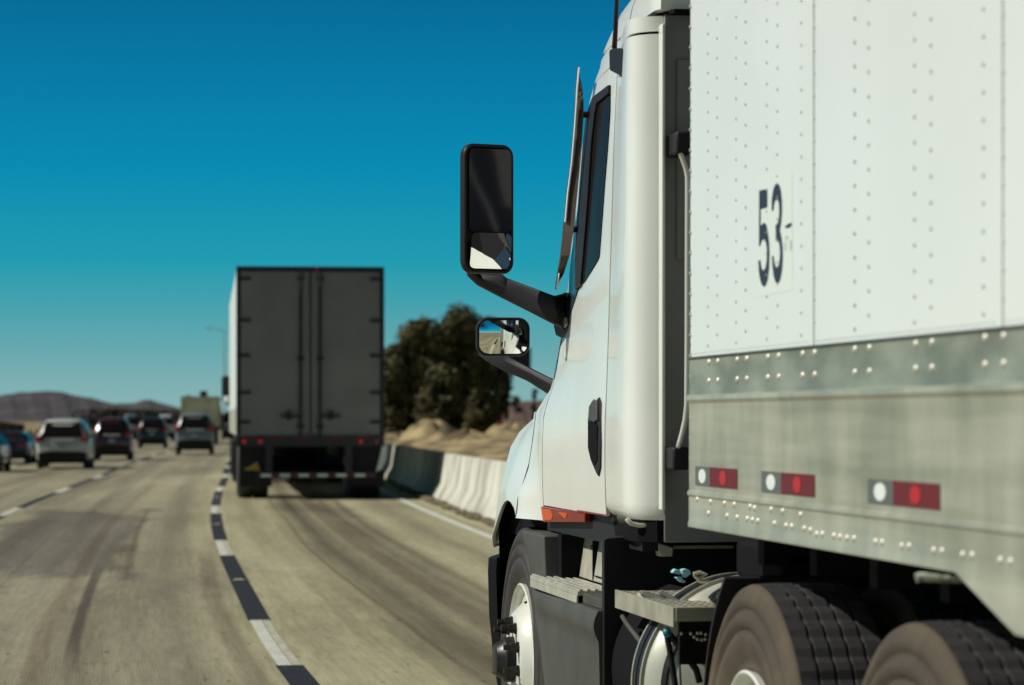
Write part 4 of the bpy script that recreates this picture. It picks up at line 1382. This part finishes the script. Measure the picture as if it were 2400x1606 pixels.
# mud flap hanger behind the tandem
bm = B()
tube(bm, [PD(2148, 1355, 4.95), PD(2160, 1352, 4.95), PD(2230, 1358, 4.95), PD(2290, 1362, 4.95)], [.010, .009, .007, .006], 10)
slab(bm, [PD(x, y, 4.93) for x, y in ((2262, 1362), (2305, 1366), (2330, 1378), (2342, 1410), (2343, 1448), (2330, 1425), (2305, 1395))], (0, .01, 0))
obj('flap_hanger', bm, mat('sky_tinted_chrome', (.55, .62, .58), .2, .9, var=.5, scale=40), TR)  # chrome with the teal of the reflected sky mixed into its colour
bm = B(); box(bm, 1.78, 2.38, 4.70, 4.715, .3, 1.0); obj('mud_flap', bm, M['black'], TR)

sw = place_wheel(TR, 1.735, 10.27, .495, .505, .27, 'steer')
w2 = place_wheel(TR, 1.675, 6.55, .50, .505, .265, 'drive')
def copy_wheel(src, loc, flip=False):
    c = src.copy(); sc.collection.objects.link(c); c.location = loc
    if flip: c.rotation_euler = (0, 0, math.pi)
    for ch in list(src.children):
        k = ch.copy(); sc.collection.objects.link(k); k.parent = c
    return c
copy_wheel(w2, (1.675, 5.262, .50))
for y in (6.55, 5.262):
    copy_wheel(w2, (1.675 + .33, y, .50))
    copy_wheel(w2, (2 * CL - 1.675, y, .50), True)
copy_wheel(sw, (2 * CL - 1.735, 10.27, .495), True)

# ------------------------------------------------------------------ near trailer
TL = empty('semi_trailer', (0, 0, 0), 0, 'white riveted 53 foot trailer with bright metal lower side, nearest the camera', 'trailer')
SV = 1.667
def zd(z): return (z - SV * ST) / CT
FRONT = 7.14
bm = B()
box(bm, SV + .02, 2 * CL - SV - .02, -9.0, FRONT - .02, 1.13, 4.10)
obj('box_body', bm, M['white_panel'], TL)
seams = [zd(6.115), zd(4.888)]
while seams[-1] > -8: seams.append(seams[-1] - 1.22)
# side sheets between seams
edges = [FRONT] + seams
for k, (a, b) in enumerate(zip(edges, edges[1:])):
    bm = B()
    b2 = max(b, -9.0)
    box(bm, SV + (.0005 if k % 2 else .0), SV + .0195, b2 + .0015, a - .0015, 1.5735, 4.08)
    # lap strip at the seam
    box(bm, SV - .0018, SV - .0002, b2 + .004, b2 + .03, 1.576, 4.07, 0)
    sh = obj('side_sheet', bm, M['white_panel'], TL)
    if b2 <= -8.9: break
# screws: columns of staggered heads, one part
cols = [zd(10816 / q) for q in (1520, 1541.6, 1586, 1608.5, 1658, 1683, 1739, 1768.7, 1864, 1896.7, 2004, 2042.7, 2166, 2212.6)]
d = cols[-1]
while d > 0:
    d -= .31; cols += [d]; d -= .10; cols += [d]
bm = B()
for i, d in enumerate(cols):
    n = 34
    for k in range(n):
        h = 1.602 + k * .0508 + (.0254 if i % 2 else 0)
        if 5.93 < d < 6.30 + .1 and False: continue
        dome(bm, (SV + .0002, d, h), .0052 + (.0006 if i % 5 == 3 else 0), (-1, 0, 0), .55, 0, 6)
for k in range(240):
    dd = FRONT - .02 - k * .0254
    dome(bm, (SV + .0002, dd, 1.585), .0030, (-1, 0, 0), .5, 0, 5)
for k in range(40):
    dome(bm, (SV + .0002, FRONT - .008, 1.61 + k * .05), .0040, (-1, 0, 0), .5, 0, 5)
tag(obj('panel_screws', bm, M['screw'], TL, recalc=False), kind='stuff')
bm = B()
for k in range(64):
    dome(bm, (SV - .001, FRONT - .006, 1.14 + k * .055), .006, (-1, .3, 0), .6, 0, 6)
tag(obj('edge_rivets', bm, M['rivet'], TL, recalc=False), kind='stuff')
# lower rail with pressed profile
prof = [(0, 1.5722), (-.0035, 1.5718), (-.003, 1.569), (-.003, 1.49), (-.004, 1.478), (-.009, 1.474), (-.010, 1.462), (-.004, 1.452), (-.003, 1.44), (-.0035, 1.30), (-.003, 1.222), (-.008, 1.217), (-.009, 1.209), (-.004, 1.203), (-.004, 1.140), (-.0065, 1.132), (-.0065, 1.1225)]
bm = B()
def railz(d):
    return 1.1225 if d > 4.93 else lerp_tab([(4.60, 1.03), (4.93, 1.1225)], d)[0]
ds_ = [FRONT + .001, 6.0, 5.2, 4.93, 4.80, 4.70, 4.60, 3.0, 0, -4, -9.0]
rings = []
for d in ds_:
    pz = [(a, z_) for a, z_ in prof]
    pz = [(a, z_ if z_ > 1.135 else (railz(d) + (z_ - 1.1225))) for a, z_ in pz]
    rings.append([Vector((SV + a, d, z_)) for a, z_ in pz] + [Vector((SV + .0195, d, pz[-1][1])), Vector((SV + .0195, d, 1.5722))])
loft(bm, rings)
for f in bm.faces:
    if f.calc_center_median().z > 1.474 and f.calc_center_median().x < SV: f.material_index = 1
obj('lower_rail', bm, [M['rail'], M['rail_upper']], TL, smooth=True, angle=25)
bm = B()
box(bm, SV - .0085, SV - .0003, -9.0, FRONT + .0008, 1.5727, 1.5757)
obj('rub_strip', bm, M['grey_tape'], TL)
# bright rivets on the rail
bm = B()
for i, q in enumerate((1525, 1546, 1591.6, 1614, 1663.6, 1689, 1745, 1773.6, 1867.7, 1902, 2010.6, 2048.7, 2173.6, 2217)):
    d = zd(10816 / q)
    for h in (1.558, 1.509): dome(bm, (SV - .003, d, h), .0092, (-1, 0, 0), .6, 0, 10)
d = zd(10816 / 2217)
for k in range(12):
    for o_ in (.31, .41):
        for h in (1.558, 1.509): dome(bm, (SV - .003, d - .41 * k - o_ + 0, h), .0092, (-1, 0, 0), .6, 0, 10)
for (x, y) in ((67, 722), (127, 733), (191, 740), (236, 745), (308, 755), (328, 762), (404, 768), (456, 776), (538, 792), (118, 785), (203, 797), (249, 804), (295, 810), (318, 815), (343, 820), (419, 832), (472, 842), (498, 845), (555, 855), (583, 862), (612, 880), (637, 880), (690, 888), (718, 893), (750, 898), (782, 900), (880, 915), (910, 918), (1000, 935), (1033, 935), (1145, 955), (1183, 958), (1277, 975), (1320, 978), (1448, 1000), (1495, 1006), (1620, 1030), (1660, 1036)):
    p = W(1600 + x * .5141, 800 + y * .5141, SV - .004)
    dome(bm, (SV - .004, p.y, p.z), .0085, (-1, 0, 0), .6, 0, 10)
tag(obj('rail_rivets', bm, M['rivet'], TL, recalc=False), kind='stuff')
# reflective tape
tp = [(zd(7.240), zd(7.079), zd(6.794)), (zd(6.558), zd(6.379), zd(6.097)), (zd(5.694), zd(5.522), zd(5.230))]
last = tp[-1]
for k in range(1, 8): tp.append(tuple(q - 1.02 * k for q in last))
for a, b, c in tp:
    for nm, d0, d1, m1, m2 in (('white_reflector', a, b, 'grey_tape', 'white_tape'), ('red_reflector', b, c, 'red_tape', 'red_bright')):
        bm = B()
        box(bm, SV - .0052, SV - .0036, d1, d0, 1.236, 1.286)
        cy, cw = (d0 + d1) / 2, .040 if m1 == 'grey_tape' else .034
        P = [Vector((SV - .0052, cy + math.cos(2 * math.pi * k / 20) * cw, 1.261 + math.sin(2 * math.pi * k / 20) * .0185)) for k in range(20)]
        slab(bm, P, (-.001, 0, 0), 1)
        obj(nm, bm, [M[m1], M[m2]], TL)
# 53 numerals
def dec(pts, mm, out, name, par, ox=1740, oy=380, s_=.2168):
    bm = B()
    slab(bm, [W(ox + x * s_, oy + y * s_, SV - out) for x, y in pts], (.0004, 0, 0))
    return obj(name, bm, M[mm], par)
st = dec([(165, 165), (540, 90), (540, 1388), (165, 1452)], 'sticker', .0006, 'number_sticker', TL)
dec([(180, 310), (268, 290), (268, 490), (196, 510), (196, 690), (222, 662), (240, 658), (258, 680), (274, 760), (288, 880), (292, 1000), (288, 1150), (272, 1275), (250, 1335), (230, 1350), (208, 1325), (190, 1270), (175, 1170), (172, 1062), (193, 1062), (203, 1135), (214, 1165), (227, 1172), (244, 1150), (258, 1090), (264, 1010), (262, 930), (252, 870), (236, 838), (220, 838), (204, 860), (192, 908), (178, 908)], 'ink', .0014, 'numeral', st)
dec([(315, 525), (316, 400), (332, 300), (352, 245), (375, 228), (398, 250), (415, 310), (426, 420), (427, 540), (418, 650), (404, 740), (422, 820), (434, 930), (436, 1040), (428, 1160), (410, 1265), (390, 1308), (375, 1318), (355, 1295), (336, 1230), (324, 1130), (318, 1015), (336, 1015), (344, 1080), (356, 1125), (372, 1142), (390, 1115), (402, 1050), (405, 970), (400, 895), (388, 853), (360, 850), (358, 680), (378, 668), (390, 625), (397, 540), (394, 455), (382, 412), (366, 405), (350, 425), (340, 470), (335, 525)], 'ink', .0014, 'numeral', st)
dec([(463, 692), (500, 665), (530, 655), (530, 692), (492, 716), (463, 712)], 'ink', .0014, 'numeral', st)
dec([(463, 800), (492, 798), (492, 835), (463, 840)], 'faint_ink', .0014, 'numeral', st)
dec([(455, 870), (470, 868), (470, 955), (455, 958)], 'faint_ink', .0014, 'numeral', st)
dec([(510, 850), (532, 848), (532, 950), (510, 955)], 'faint_ink', .0014, 'numeral', st)
# front wall and trailer floor frame
bm = B(); box(bm, SV + .001, 2 * CL - SV - .001, FRONT - .0195, FRONT, 1.13, 4.1); obj('front_wall', bm, M['white_panel'], TL)
bm = B()
for k in range(30): box(bm, SV + .14, 2 * CL - SV - .14, 6.9 - k * .5, 6.96 - k * .5, 1.03, 1.128)
box(bm, SV + .3, 2 * CL - SV - .3, 5.0, 7.1, 1.112, 1.1295)
obj('floor_frame', bm, M['frame'], TL)
bm = B()
for s_ in (-1, 1):
    box(bm, CL + s_ * .95 - .06, CL + s_ * .95 + .06, 3.6, 3.75, .25, 1.05)
    box(bm, CL + s_ * .95 - .12, CL + s_ * .95 + .12, 3.55, 3.8, .2, .25)
obj('landing_gear', bm, M['frame'], TL)
for y in (-6.4, -7.65):
    copy = place_wheel(TL, SV + .03, y, .5, .505, .265, 'drive') if y == -6.4 else copy_wheel(copy, (SV + .03, y, .5))
    copy_wheel(copy, (2 * CL - SV - .03, y, .5), True)

# ------------------------------------------------------------------ far trailer ahead
M['door_grey'] = mat('trailer_door', (.235, .23, .225), .5, var=.12, scale=1.2)
M['dark_trim'] = mat('dark_trim', (.028, .025, .030), .55)
rl = Z(555, 1172, 47.9)
FT = empty('semi_trailer', (rl.x + .0, rl.y, 0), -R(3.05), 'far trailer with grey rear doors and red tail lights, driving ahead in the right lane', 'trailer')
Wt, Lt, Ht = 2.58, 16.1, 4.10
bm = B(); box(bm, 0, Wt, .05, Lt, 1.62, Ht - .03); obj('box_body', bm, M['paint_far'], FT)
bm = B(); box(bm, -.004, Wt + .004, .06, Lt, 1.12, 1.6195); obj('lower_rail', bm, M['alu_dull'], FT)
bm = B()
box(bm, -.01, .065, 0, .05, 1.1, Ht); box(bm, Wt - .065, Wt + .01, 0, .05, 1.1, Ht); box(bm, .0655, Wt - .0655, 0, .05, Ht - .09, Ht); 
box(bm, -.01, Wt + .01, -.03, .25, .93, 1.13)
obj('rear_frame', bm, M['dark_trim'], FT, bevel=.006)
for s_ in (0, 1):
    x0, x1 = (.07, Wt / 2 - .012) if s_ == 0 else (Wt / 2 + .012, Wt - .07)
    bm = B(); box(bm, x0, x1, .005, .048, 1.16, Ht - .095)
    dr = obj('rear_door', bm, M['door_grey'], FT, bevel=.008)
    bm = B()
    xr = Wt / 2 + (-.17 if s_ == 0 else .17)
    tube(bm, [(xr, -.03, 1.1), (xr, -.03, Ht - .1)], .026, 8)
    for z_ in (1.25, 2.45, 3.85): box(bm, xr - .06, xr + .06, -.035, .004, z_, z_ + .07)
    obj('lock_rod', bm, M['dark_trim'], dr)
    bm = B()
    sg = -1 if s_ == 0 else 1
    xa, xb = sorted((xr + sg * .03, xr + sg * .36))
    box(bm, xa, xb, -.05, -.02, 1.44, 1.48); box(bm, xa + .1, xa + .2, -.05, .003, 1.40, 1.55)
    obj('door_handle', bm, M['dark_trim'], dr)
    for z_ in (1.33, 1.85, 2.5, 3.12, 3.85):
        bm = B(); xh = .06 if s_ == 0 else Wt - .24
        box(bm, xh, xh + .18, -.015, .004, z_, z_ + .06); obj('hinge', bm, M['dark_trim'], dr)
bm = B()
box(bm, Wt / 2 - .009, Wt / 2 + .009, .0, .03, 1.14, Ht - .1); obj('door_seal', bm, M['black_matt'], FT)
for i, x in enumerate((.10, .38, 2.14, 2.42)):
    bm = B(); lathe(bm, [(-.05, .001), (-.05, .034), (-.031, .038), (-.031, .001)], (x + .03, 0, 1.02), 'y', 16); obj('tail_light', bm, M['red_lit'] if i < 3 else M['red_lens'], FT)
for x in (1.38,):
    bm = B(); box(bm, x, x + .05, -.012, -.001, Ht - .06, Ht - .03); obj('marker_light', bm, M['red_lit'], FT)
for x in (.10, .52, 1.0, 1.60, 2.05):
    bm = B(); box(bm, x, x + .30, -.036, -.031, 1.062, 1.126); obj('red_reflector', bm, M['red_tape'], FT)
bm = B(); box(bm, .5, .62, -.02, .1, .42, .93); box(bm, 1.9, 2.02, -.02, .1, .42, .93); box(bm, .35, 2.45, -.03, .08, .38, .48); ub = obj('underride_guard', bm, M['dark_trim'], FT)
bm = B()
for k in range(6): box(bm, .42 + k * .33, .6 + k * .33, -.034, -.031, .40, .45)
obj('white_reflector', bm, M['white_tape'], ub)
bm = B()
for k in range(6): box(bm, .602 + k * .33, .748 + k * .33, -.034, -.031, .40, .45)
obj('red_reflector', bm, M['red_tape'], ub)
for y in (1.15, 2.4):
    for x in (.02, Wt - .57):
        bm = B(); lathe(bm, [(x, .30), (x, .46), (x + .03, .5), (x + .25, .5), (x + .27, .47), (x + .28, .47), (x + .30, .5), (x + .52, .5), (x + .55, .46), (x + .55, .30)], (0, y, .5), 'x', 40)
        wl_ = obj('wheel', bm, M['rubber'], FT, smooth=True, angle=40)
        bm = B(); lathe(bm, [(x + .04, .295), (x + .12, .2), (x + .3, .05)] if x < 1 else [(x + .3, .05), (x + .43, .2), (x + .51, .295)], (0, y, .5), 'x', 24); obj('rim', bm, M['wheel_white'], wl_)
    bm = B(); tube(bm, [(.3, y, .5), (Wt - .3, y, .5)], .07, 10); obj('axle', bm, M['frame'], FT)
for x0, x1 in ((.05, .62), (Wt - .62, Wt + .03)):
    bm = B(); box(bm, x0, x1, .35, .365, .22, .95); obj('mud_flap', bm, M['black'], FT)
bm = B(); slab(bm, [(Wt - .0, .28, 1.0), (Wt + .09, .28, 1.0), (Wt + .06, .28, .7), (Wt - .02, .28, .52), (Wt - .12, .28, .48), (Wt - .05, .28, .75)], (0, .02, 0)); obj('sunlit_flap_bit', bm, M['cream'] if 'cream' in M else M['alu'], FT)  # bright slab standing in for a sunlit bit of tyre and mud flap
bm = B(); slab(bm, [(.12, .33, .52), (.42, .33, .5), (.36, .33, .66), (.25, .33, .58)], (0, -.04, 0)); obj('sunlit_chamber_patch', bm, M['yellow'], FT)  # yellow slab imitating sunlight on a brake chamber
bm = B()
for s_ in (.7, 1.8): box(bm, s_, s_ + .1, .3, 5, .75, 1.1)
for k in range(20): box(bm, .1, Wt - .1, .5 + k * .75, .56 + k * .75, 1.0, 1.119)
obj('floor_frame', bm, M['frame'], FT)
bm = B(); box(bm, .5, .62, 12.8, 13, .2, 1.1); box(bm, Wt - .62, Wt - .5, 12.8, 13, .2, 1.1); obj('landing_gear', bm, M['frame'], FT)

# far tractor pulling it
tp0 = FT.matrix_basis @ Vector((0, Lt, 0)) if False else (Matrix.Translation(Vector(FT.location)) @ Matrix.Rotation(-R(3.05), 4, 'Z')) @ Vector((0, Lt, 0))
T2 = empty('semi_tractor', tp0, -R(3.05), 'far white tractor hidden ahead of the grey doored trailer, its left mirror showing', 'truck')
bm = B()
rings = []
for y, h0, h1, ins in ((.9, .28, 3.7, .1), (1.0, .28, 3.8, .05), (2.6, .28, 3.9, .05), (3.2, .28, 3.6, .08), (3.6, .28, 2.9, .12), (3.75, .28, 2.0, .15), (4.9, .28, 1.75, .2), (5.4, .28, 1.5, .35)):
    rings.append([Vector((ins, y, h0)), Vector((ins, y, h1 - .2)), Vector((ins + .15, y, h1)), Vector((Wt - ins - .15, y, h1)), Vector((Wt - ins, y, h1 - .2)), Vector((Wt - ins, y, h0))])
loft(bm, rings); obj('cab', bm, M['paint_far'], T2, bevel=.03)
bm = B(); box(bm, .02, Wt - .02, .80, .88, .12, 1.6); obj('shade_sheet', bm, M['black_matt'], T2)  # black sheet added to imitate the deep shade under the trailer
for x0, x1 in ((.05, .62), (Wt - .62, Wt - .05)):
    bm = B(); box(bm, x0, x1, -2.75, -2.72, .15, .95); obj('mud_flap', bm, M['black'], T2)
bm = B(); box(bm, .6, 2.0, -2.5, 5.2, .7, 1.0); obj('chassis_frame', bm, M['frame'], T2)
for x0, x1 in ((-.17, .06), (Wt - .06, Wt + .17)):
    bm = B(); box(bm, x0, x1, 3.2, 3.32, 1.82, 2.48); mm_ = obj('side_mirror', bm, M['black'], T2, bevel=.05)
    bm = B(); box(bm, x0 + .03, x1 - .03, 3.185, 3.199, 1.84, 1.98); obj('mirror_glass', bm, M['mirror'], mm_)
    bm = B(); tube(bm, [((x0 + x1) / 2, 3.26, 1.84), (.2 if x0 < 0 else Wt - .2, 3.3, 1.6)], .03, 8); obj('mirror_arm', bm, M['black'], mm_)
for y in (-2.0, -.7, 4.5):
    for x in (.05, Wt - .35):
        bm = B(); lathe(bm, [(x, .3), (x, .47), (x + .03, .5), (x + .27, .5), (x + .3, .47), (x + .3, .3)], (0, y, .5), 'x', 32); obj('wheel', bm, M['rubber'], T2, smooth=True, angle=40)

# ------------------------------------------------------------------ cars
def car_paint(name, c, rough=.3): return mat(name, c, rough, coat=.6, var=.05, scale=2)
M['tail'] = mat('tail_lens', (.30, .012, .016), .2, coat=.6)
M['plate'] = mat('plate', (.35, .38, .42), .5)
SUVP = [ # y, bottom, belt, top, w_low, w_belt, w_top
 (0.00, .46, .90, .93, .78, .80, .72), (0.05, .38, 1.02, 1.06, .87, .88, .76), (0.12, .33, 1.06, 1.22, .90, .91, .70), (0.28, .31, 1.07, 1.52, .92, .925, .64),
 (0.46, .30, 1.07, 1.65, .925, .93, .61), (0.85, .29, 1.06, 1.70, .93, .935, .61), (2.3, .29, 1.04, 1.71, .93, .935, .62), (2.9, .29, 1.03, 1.60, .93, .93, .60),
 (3.5, .29, 1.02, 1.12, .93, .92, .66), (4.2, .30, .98, 1.02, .91, .89, .6), (4.45, .33, .80, .84, .85, .82, .55), (4.52, .40, .62, .64, .78, .74, .5)]
SEDP = [(0.00, .46, .86, .90, .74, .76, .66), (0.06, .34, .94, 1.0, .85, .86, .74), (0.45, .28, .97, 1.03, .89, .89, .72), (0.75, .27, .97, 1.08, .90, .90, .70), (1.25, .27, .97, 1.36, .90, .90, .58), (1.6, .27, .97, 1.43, .90, .90, .56),
        (2.6, .27, .96, 1.43, .90, .90, .57), (3.1, .27, .95, 1.25, .90, .89, .6), (3.5, .28, .93, .99, .90, .88, .66), (4.4, .30, .84, .87, .87, .84, .6), (4.65, .36, .64, .66, .78, .74, .5)]
def make_car(prof, paint, kind='suv', scale=(1, 1, 1), roofm=None, label='', cat='car', group='cars in the left lanes', loc=(0, 0, 0), rz=0, name='car', trim='black'):
    t = empty(name, loc, rz, label, cat, group)
    t.scale = scale
    bm = B()
    rings = []
    for y, b, be, tp, wl2, wb, wt in prof:
        zs = b + (be - b) * .45
        half = [Vector((wl2 * .93, y, b)), Vector((wl2, y, b + .08)), Vector((wl2 * 1.005, y, zs)), Vector((wb, y, be)), Vector((wb * .985, y, be + .03 if tp > be + .08 else be + (tp - be) * .3)), Vector((wt + .05, y, tp - min(.09, (tp - be) * .4))), Vector((wt - .06, y, tp)), Vector((wt * .4, y, tp + .012))]
        rings.append(half + [Vector((-p.x, p.y, p.z)) for p in half[::-1]])
    loft(bm, rings)
    obj('body', bm, paint, t, smooth=True, angle=40)
    suv = kind != 'sedan'
    # rear glass follows the tail slope
    r = prof
    if suv: q = [(-.72, 1.08, .045), (.72, 1.08, .045), (.60, 1.60, .36), (-.60, 1.60, .36)]
    else: q = [(-.62, 1.07, .74), (.62, 1.07, .74), (.52, 1.38, 1.30), (-.52, 1.38, 1.30)]
    bm = B(); slab(bm, [Vector((x, y - .035, z)) for x, z, y in q], (0, .04, 0)); obj('rear_window', bm, M['glass'], t, bevel=.015)
    for s_ in (-1, 1):
        bm = B()
        y0, y1, zt, wt = (.62, 2.95, 1.57, .70) if suv else (1.15, 3.0, 1.33, .67)
        wb_ = .935 if suv else .905
        slab(bm, [Vector((s_ * (wb_ + .004), y0 - .1, 1.10 if suv else 1.01)), Vector((s_ * (wt), y0 + .1, zt)), Vector((s_ * wt, y1 - .1, zt)), Vector((s_ * (wb_ + .002), y1 + .35, 1.08 if suv else 1.0))], (s_ * .012, 0, 0))
        obj('side_window', bm, M['glass_side'], t)
        bm = B()
        if suv: slab(bm, [Vector((s_ * .93, -.0, .92)), Vector((s_ * .62, -.03, .95)), Vector((s_ * .64, -.03, 1.06)), Vector((s_ * .87, .0, 1.12)), Vector((s_ * .80, .05, 1.36)), Vector((s_ * .88, .05, 1.34)), Vector((s_ * .945, .06, 1.08))], (0, .12, 0))
        else: slab(bm, [Vector((s_ * .88, -.02, .74)), Vector((s_ * .52, -.03, .76)), Vector((s_ * .50, -.03, .88)), Vector((s_ * .89, .0, .93))], (0, .15, 0))
        obj('tail_light', bm, M['tail'], t, bevel=.01)
        bm = B(); box(bm, s_ * .98 - .09, s_ * .98 + .09, 2.9, 3.0, 1.05, 1.19); obj('side_mirror', bm, paint, t, bevel=.03)
        for y in (.82, 3.62):
            bm = B(); x0 = .70 * s_
            Rw = .36 if suv else .32
            lathe(bm, [(x0, .2), (x0, Rw - .04), (x0 + s_ * .03, Rw), (x0 + s_ * .20, Rw), (x0 + s_ * .23, Rw - .04), (x0 + s_ * .23, Rw * .62)], (0, y, Rw), 'x', 32)
            w_ = obj('wheel', bm, M['rubber'], t, smooth=True, angle=40)
            bm = B(); lathe(bm, [(x0 + s_ * .20, Rw * .64), (x0 + s_ * .235, Rw * .62), (x0 + s_ * .20, Rw * .5), (x0 + s_ * .22, .05), (x0 + s_ * .22, .001)], (0, y, Rw), 'x', 24); obj('rim', bm, M['alu'], w_)
    bm = B()
    zb = .30
    slab(bm, [Vector((-.84, -.03, zb)), Vector((.84, -.03, zb)), Vector((.86, -.04, .55)), Vector((.6, -.045, .60)), Vector((-.6, -.045, .60)), Vector((-.86, -.04, .55))], (0, .2, 0))
    obj('rear_bumper', bm, M[trim] if isinstance(trim, str) else trim, t, bevel=.03)
    bm = B(); box(bm, -.16, .16, -.062, -.05, .72 if suv else .66, .87 if suv else .80); obj('license_plate', bm, M['plate'], t)
    if suv:
        bm = B(); box(bm, -.42, .42, -.05, .02, 1.0, 1.045); obj('chrome_strip', bm, M['chrome'], t, bevel=.01)
        for s_ in (-1, 1):
            bm = B(); tube(bm, [(s_ * .55, .6, 1.74), (s_ * .56, .8, 1.765), (s_ * .56, 2.3, 1.765), (s_ * .55, 2.5, 1.74)], .018, 6); obj('roof_rail', bm, M['dark_trim'], t)
    bm = B(); box(bm, -.8, .8, .3, 4.1, .2, .35); obj('underbody', bm, M['black_matt'], t)
    return t
def put(x0, x1, yb):
    a = ground((x0 + x1) / 2, yb)
    z = FPX * CAMH / (yb - HOR)
    return a, (x1 - x0) * z / FPX
def car_at(x0, x1, yb, prof, paint, rot, sc_h=1.0, **k):
    q = (x1 - x0) * .06; x1 -= 2 * q
    a, w = put(x0, x1, yb)
    s = w / 1.90
    return make_car(prof, paint, loc=(a.x, a.y, 0), rz=R(rot), scale=(s, s, sc_h), **k)
car_at(83, 226, 1100, SUVP, car_paint('silver_white', (.52, .54, .50)), -3.5, .83, label='silver white SUV with roof rails, left of the dark red SUV', cat='SUV')
car_at(217, 320, 1080, SUVP, car_paint('dark_red', (.060, .014, .018)), -3.5, .86, label='dark red SUV between the silver SUV and the black one', cat='SUV')
car_at(322, 400, 1051, SUVP, car_paint('black', (.014, .014, .018)), -3.5, .88, label='black SUV ahead of the dark red SUV', cat='SUV')
car_at(410, 514, 1067, SUVP, car_paint('silver_grey', (.20, .22, .22)), -3.5, .98, label='silver grey SUV driving right behind the beige dump truck', cat='SUV', group='vehicles ahead in the middle lane')
car_at(-118, 17, 1107, SEDP, car_paint('dark_teal', (.03, .05, .06)), -5, .74, kind='sedan', label='dark teal car cut off by the left edge of the photo', cat='car')
car_at(-48, 84, 1087, SEDP, car_paint('black_blue', (.014, .016, .022)), -4, .72, kind='sedan', label='black sedan left of the silver white SUV, beyond the teal car', cat='car')
car_at(372, 418, 1034, SUVP, car_paint('white_far', (.55, .57, .57)), 2, 1.0, label='small white SUV far ahead between the black SUV and the silver grey one', cat='SUV')
car_at(288, 336, 1038, SUVP, car_paint('grey_far', (.16, .18, .20)), 2, 1.0, label='small grey SUV far ahead, just right of the dark red SUV', cat='SUV')
car_at(519, 548, 1036, SUVP, car_paint('dark_far', (.02, .02, .026)), -3, 1.1, label='small dark SUV far ahead beside the left side of the far trailer', cat='SUV', group='vehicles ahead in the middle lane')

# beige dump truck
zt = 152.0
p0 = Z(426, 1040, zt)
DT = empty('dump_truck', (p0.x, p0.y, 0), -R(2.5), 'beige dump truck with a dark stack on top, ahead of the silver grey SUV', 'truck')
k = 88 * zt / FPX
M['beige'] = mat('beige_paint', (.74, .69, .48), .6, var=.25, scale=1.2)
M['beige_light'] = mat('pale_beige', (.58, .54, .34), .5, var=.1, scale=2)
topz = Z(426, 931, zt).z
bm = B()
loft(bm, [[Vector((.05, y, 1.0)), Vector((0, y, topz)), Vector((k, y, topz)), Vector((k - .05, y, 1.0))] for y in (0, 5.2)])
obj('dump_body', bm, M['beige'], DT)
bm = B()
box(bm, -.04, .0495, -.06, -.0, 1.0, topz + .04); box(bm, k - .05, k + .04, -.06, -.0, 1.0, topz + .04); box(bm, .0505, k - .0505, -.05, .0, topz - .04, topz + .04)
for y in (1.0, 2.2, 3.4, 4.6): box(bm, -.05, -.001, y, y + .1, 1.05, topz)
obj('body_rib', bm, M['beige_light'], DT)
bm = B(); box(bm, k * .5, k * .5 + .42, 5.4, 6.0, topz - .2, topz + .40); obj('exhaust_stack', bm, M['black'], DT)
bm = B(); box(bm, k * .1, k * .26, 5.4, 5.9, topz - .2, topz + .14); obj('exhaust_stack', bm, M['black'], DT)
bm = B(); box(bm, .1, k - .1, 5.5, 7.3, .7, topz - .1); obj('cab', bm, M['beige'], DT, bevel=.1)
bm = B(); box(bm, k * .25, k * .75, .1, 8, .6, .98); obj('chassis_frame', bm, M['frame'], DT)
bm = B(); box(bm, k - .02, k + .14, 3.5, 4.9, .8, topz - .5); obj('side_box', bm, M['black'], DT)
for y in (1.0, 2.3, 7.0):
    for x in (.05, k - .5):
        bm = B(); lathe(bm, [(x, .2), (x, .46), (x + .03, .5), (x + .42, .5), (x + .45, .46), (x + .45, .2)], (0, y, .5), 'x', 24); obj('wheel', bm, M['rubber'], DT)
for x in (.1, k - .25):
    bm = B(); box(bm, x, x + .15, -.03, .0, .85, .95); obj('tail_light', bm, M['tail'], DT)

# thin street lamp beyond the far truck
c = Z(526, HOR, 260)
SL = empty('street_lamp', (c.x, c.y, 0), 0, 'thin distant street lamp rising left of the far trailer', 'street lamp')
hz = Z(526, 775, 260).z
bm = B(); tube(bm, [(0, 0, 0), (0, 0, hz * .5), (0, 0, hz)], [.10, .08, .05], 8); obj('pole', bm, M['alu_dull'], SL)
bm = B(); tube(bm, [(0, 0, hz - .1), (-.6, 0, hz + .15), (-1.3, 0, hz + .2)], .035, 6); obj('lamp_arm', bm, M['alu_dull'], SL)
bm = B(); box(bm, -1.8, -1.3, -.12, .12, hz + .14, hz + .26); obj('lamp_head', bm, M['alu_dull'], SL, bevel=.03)
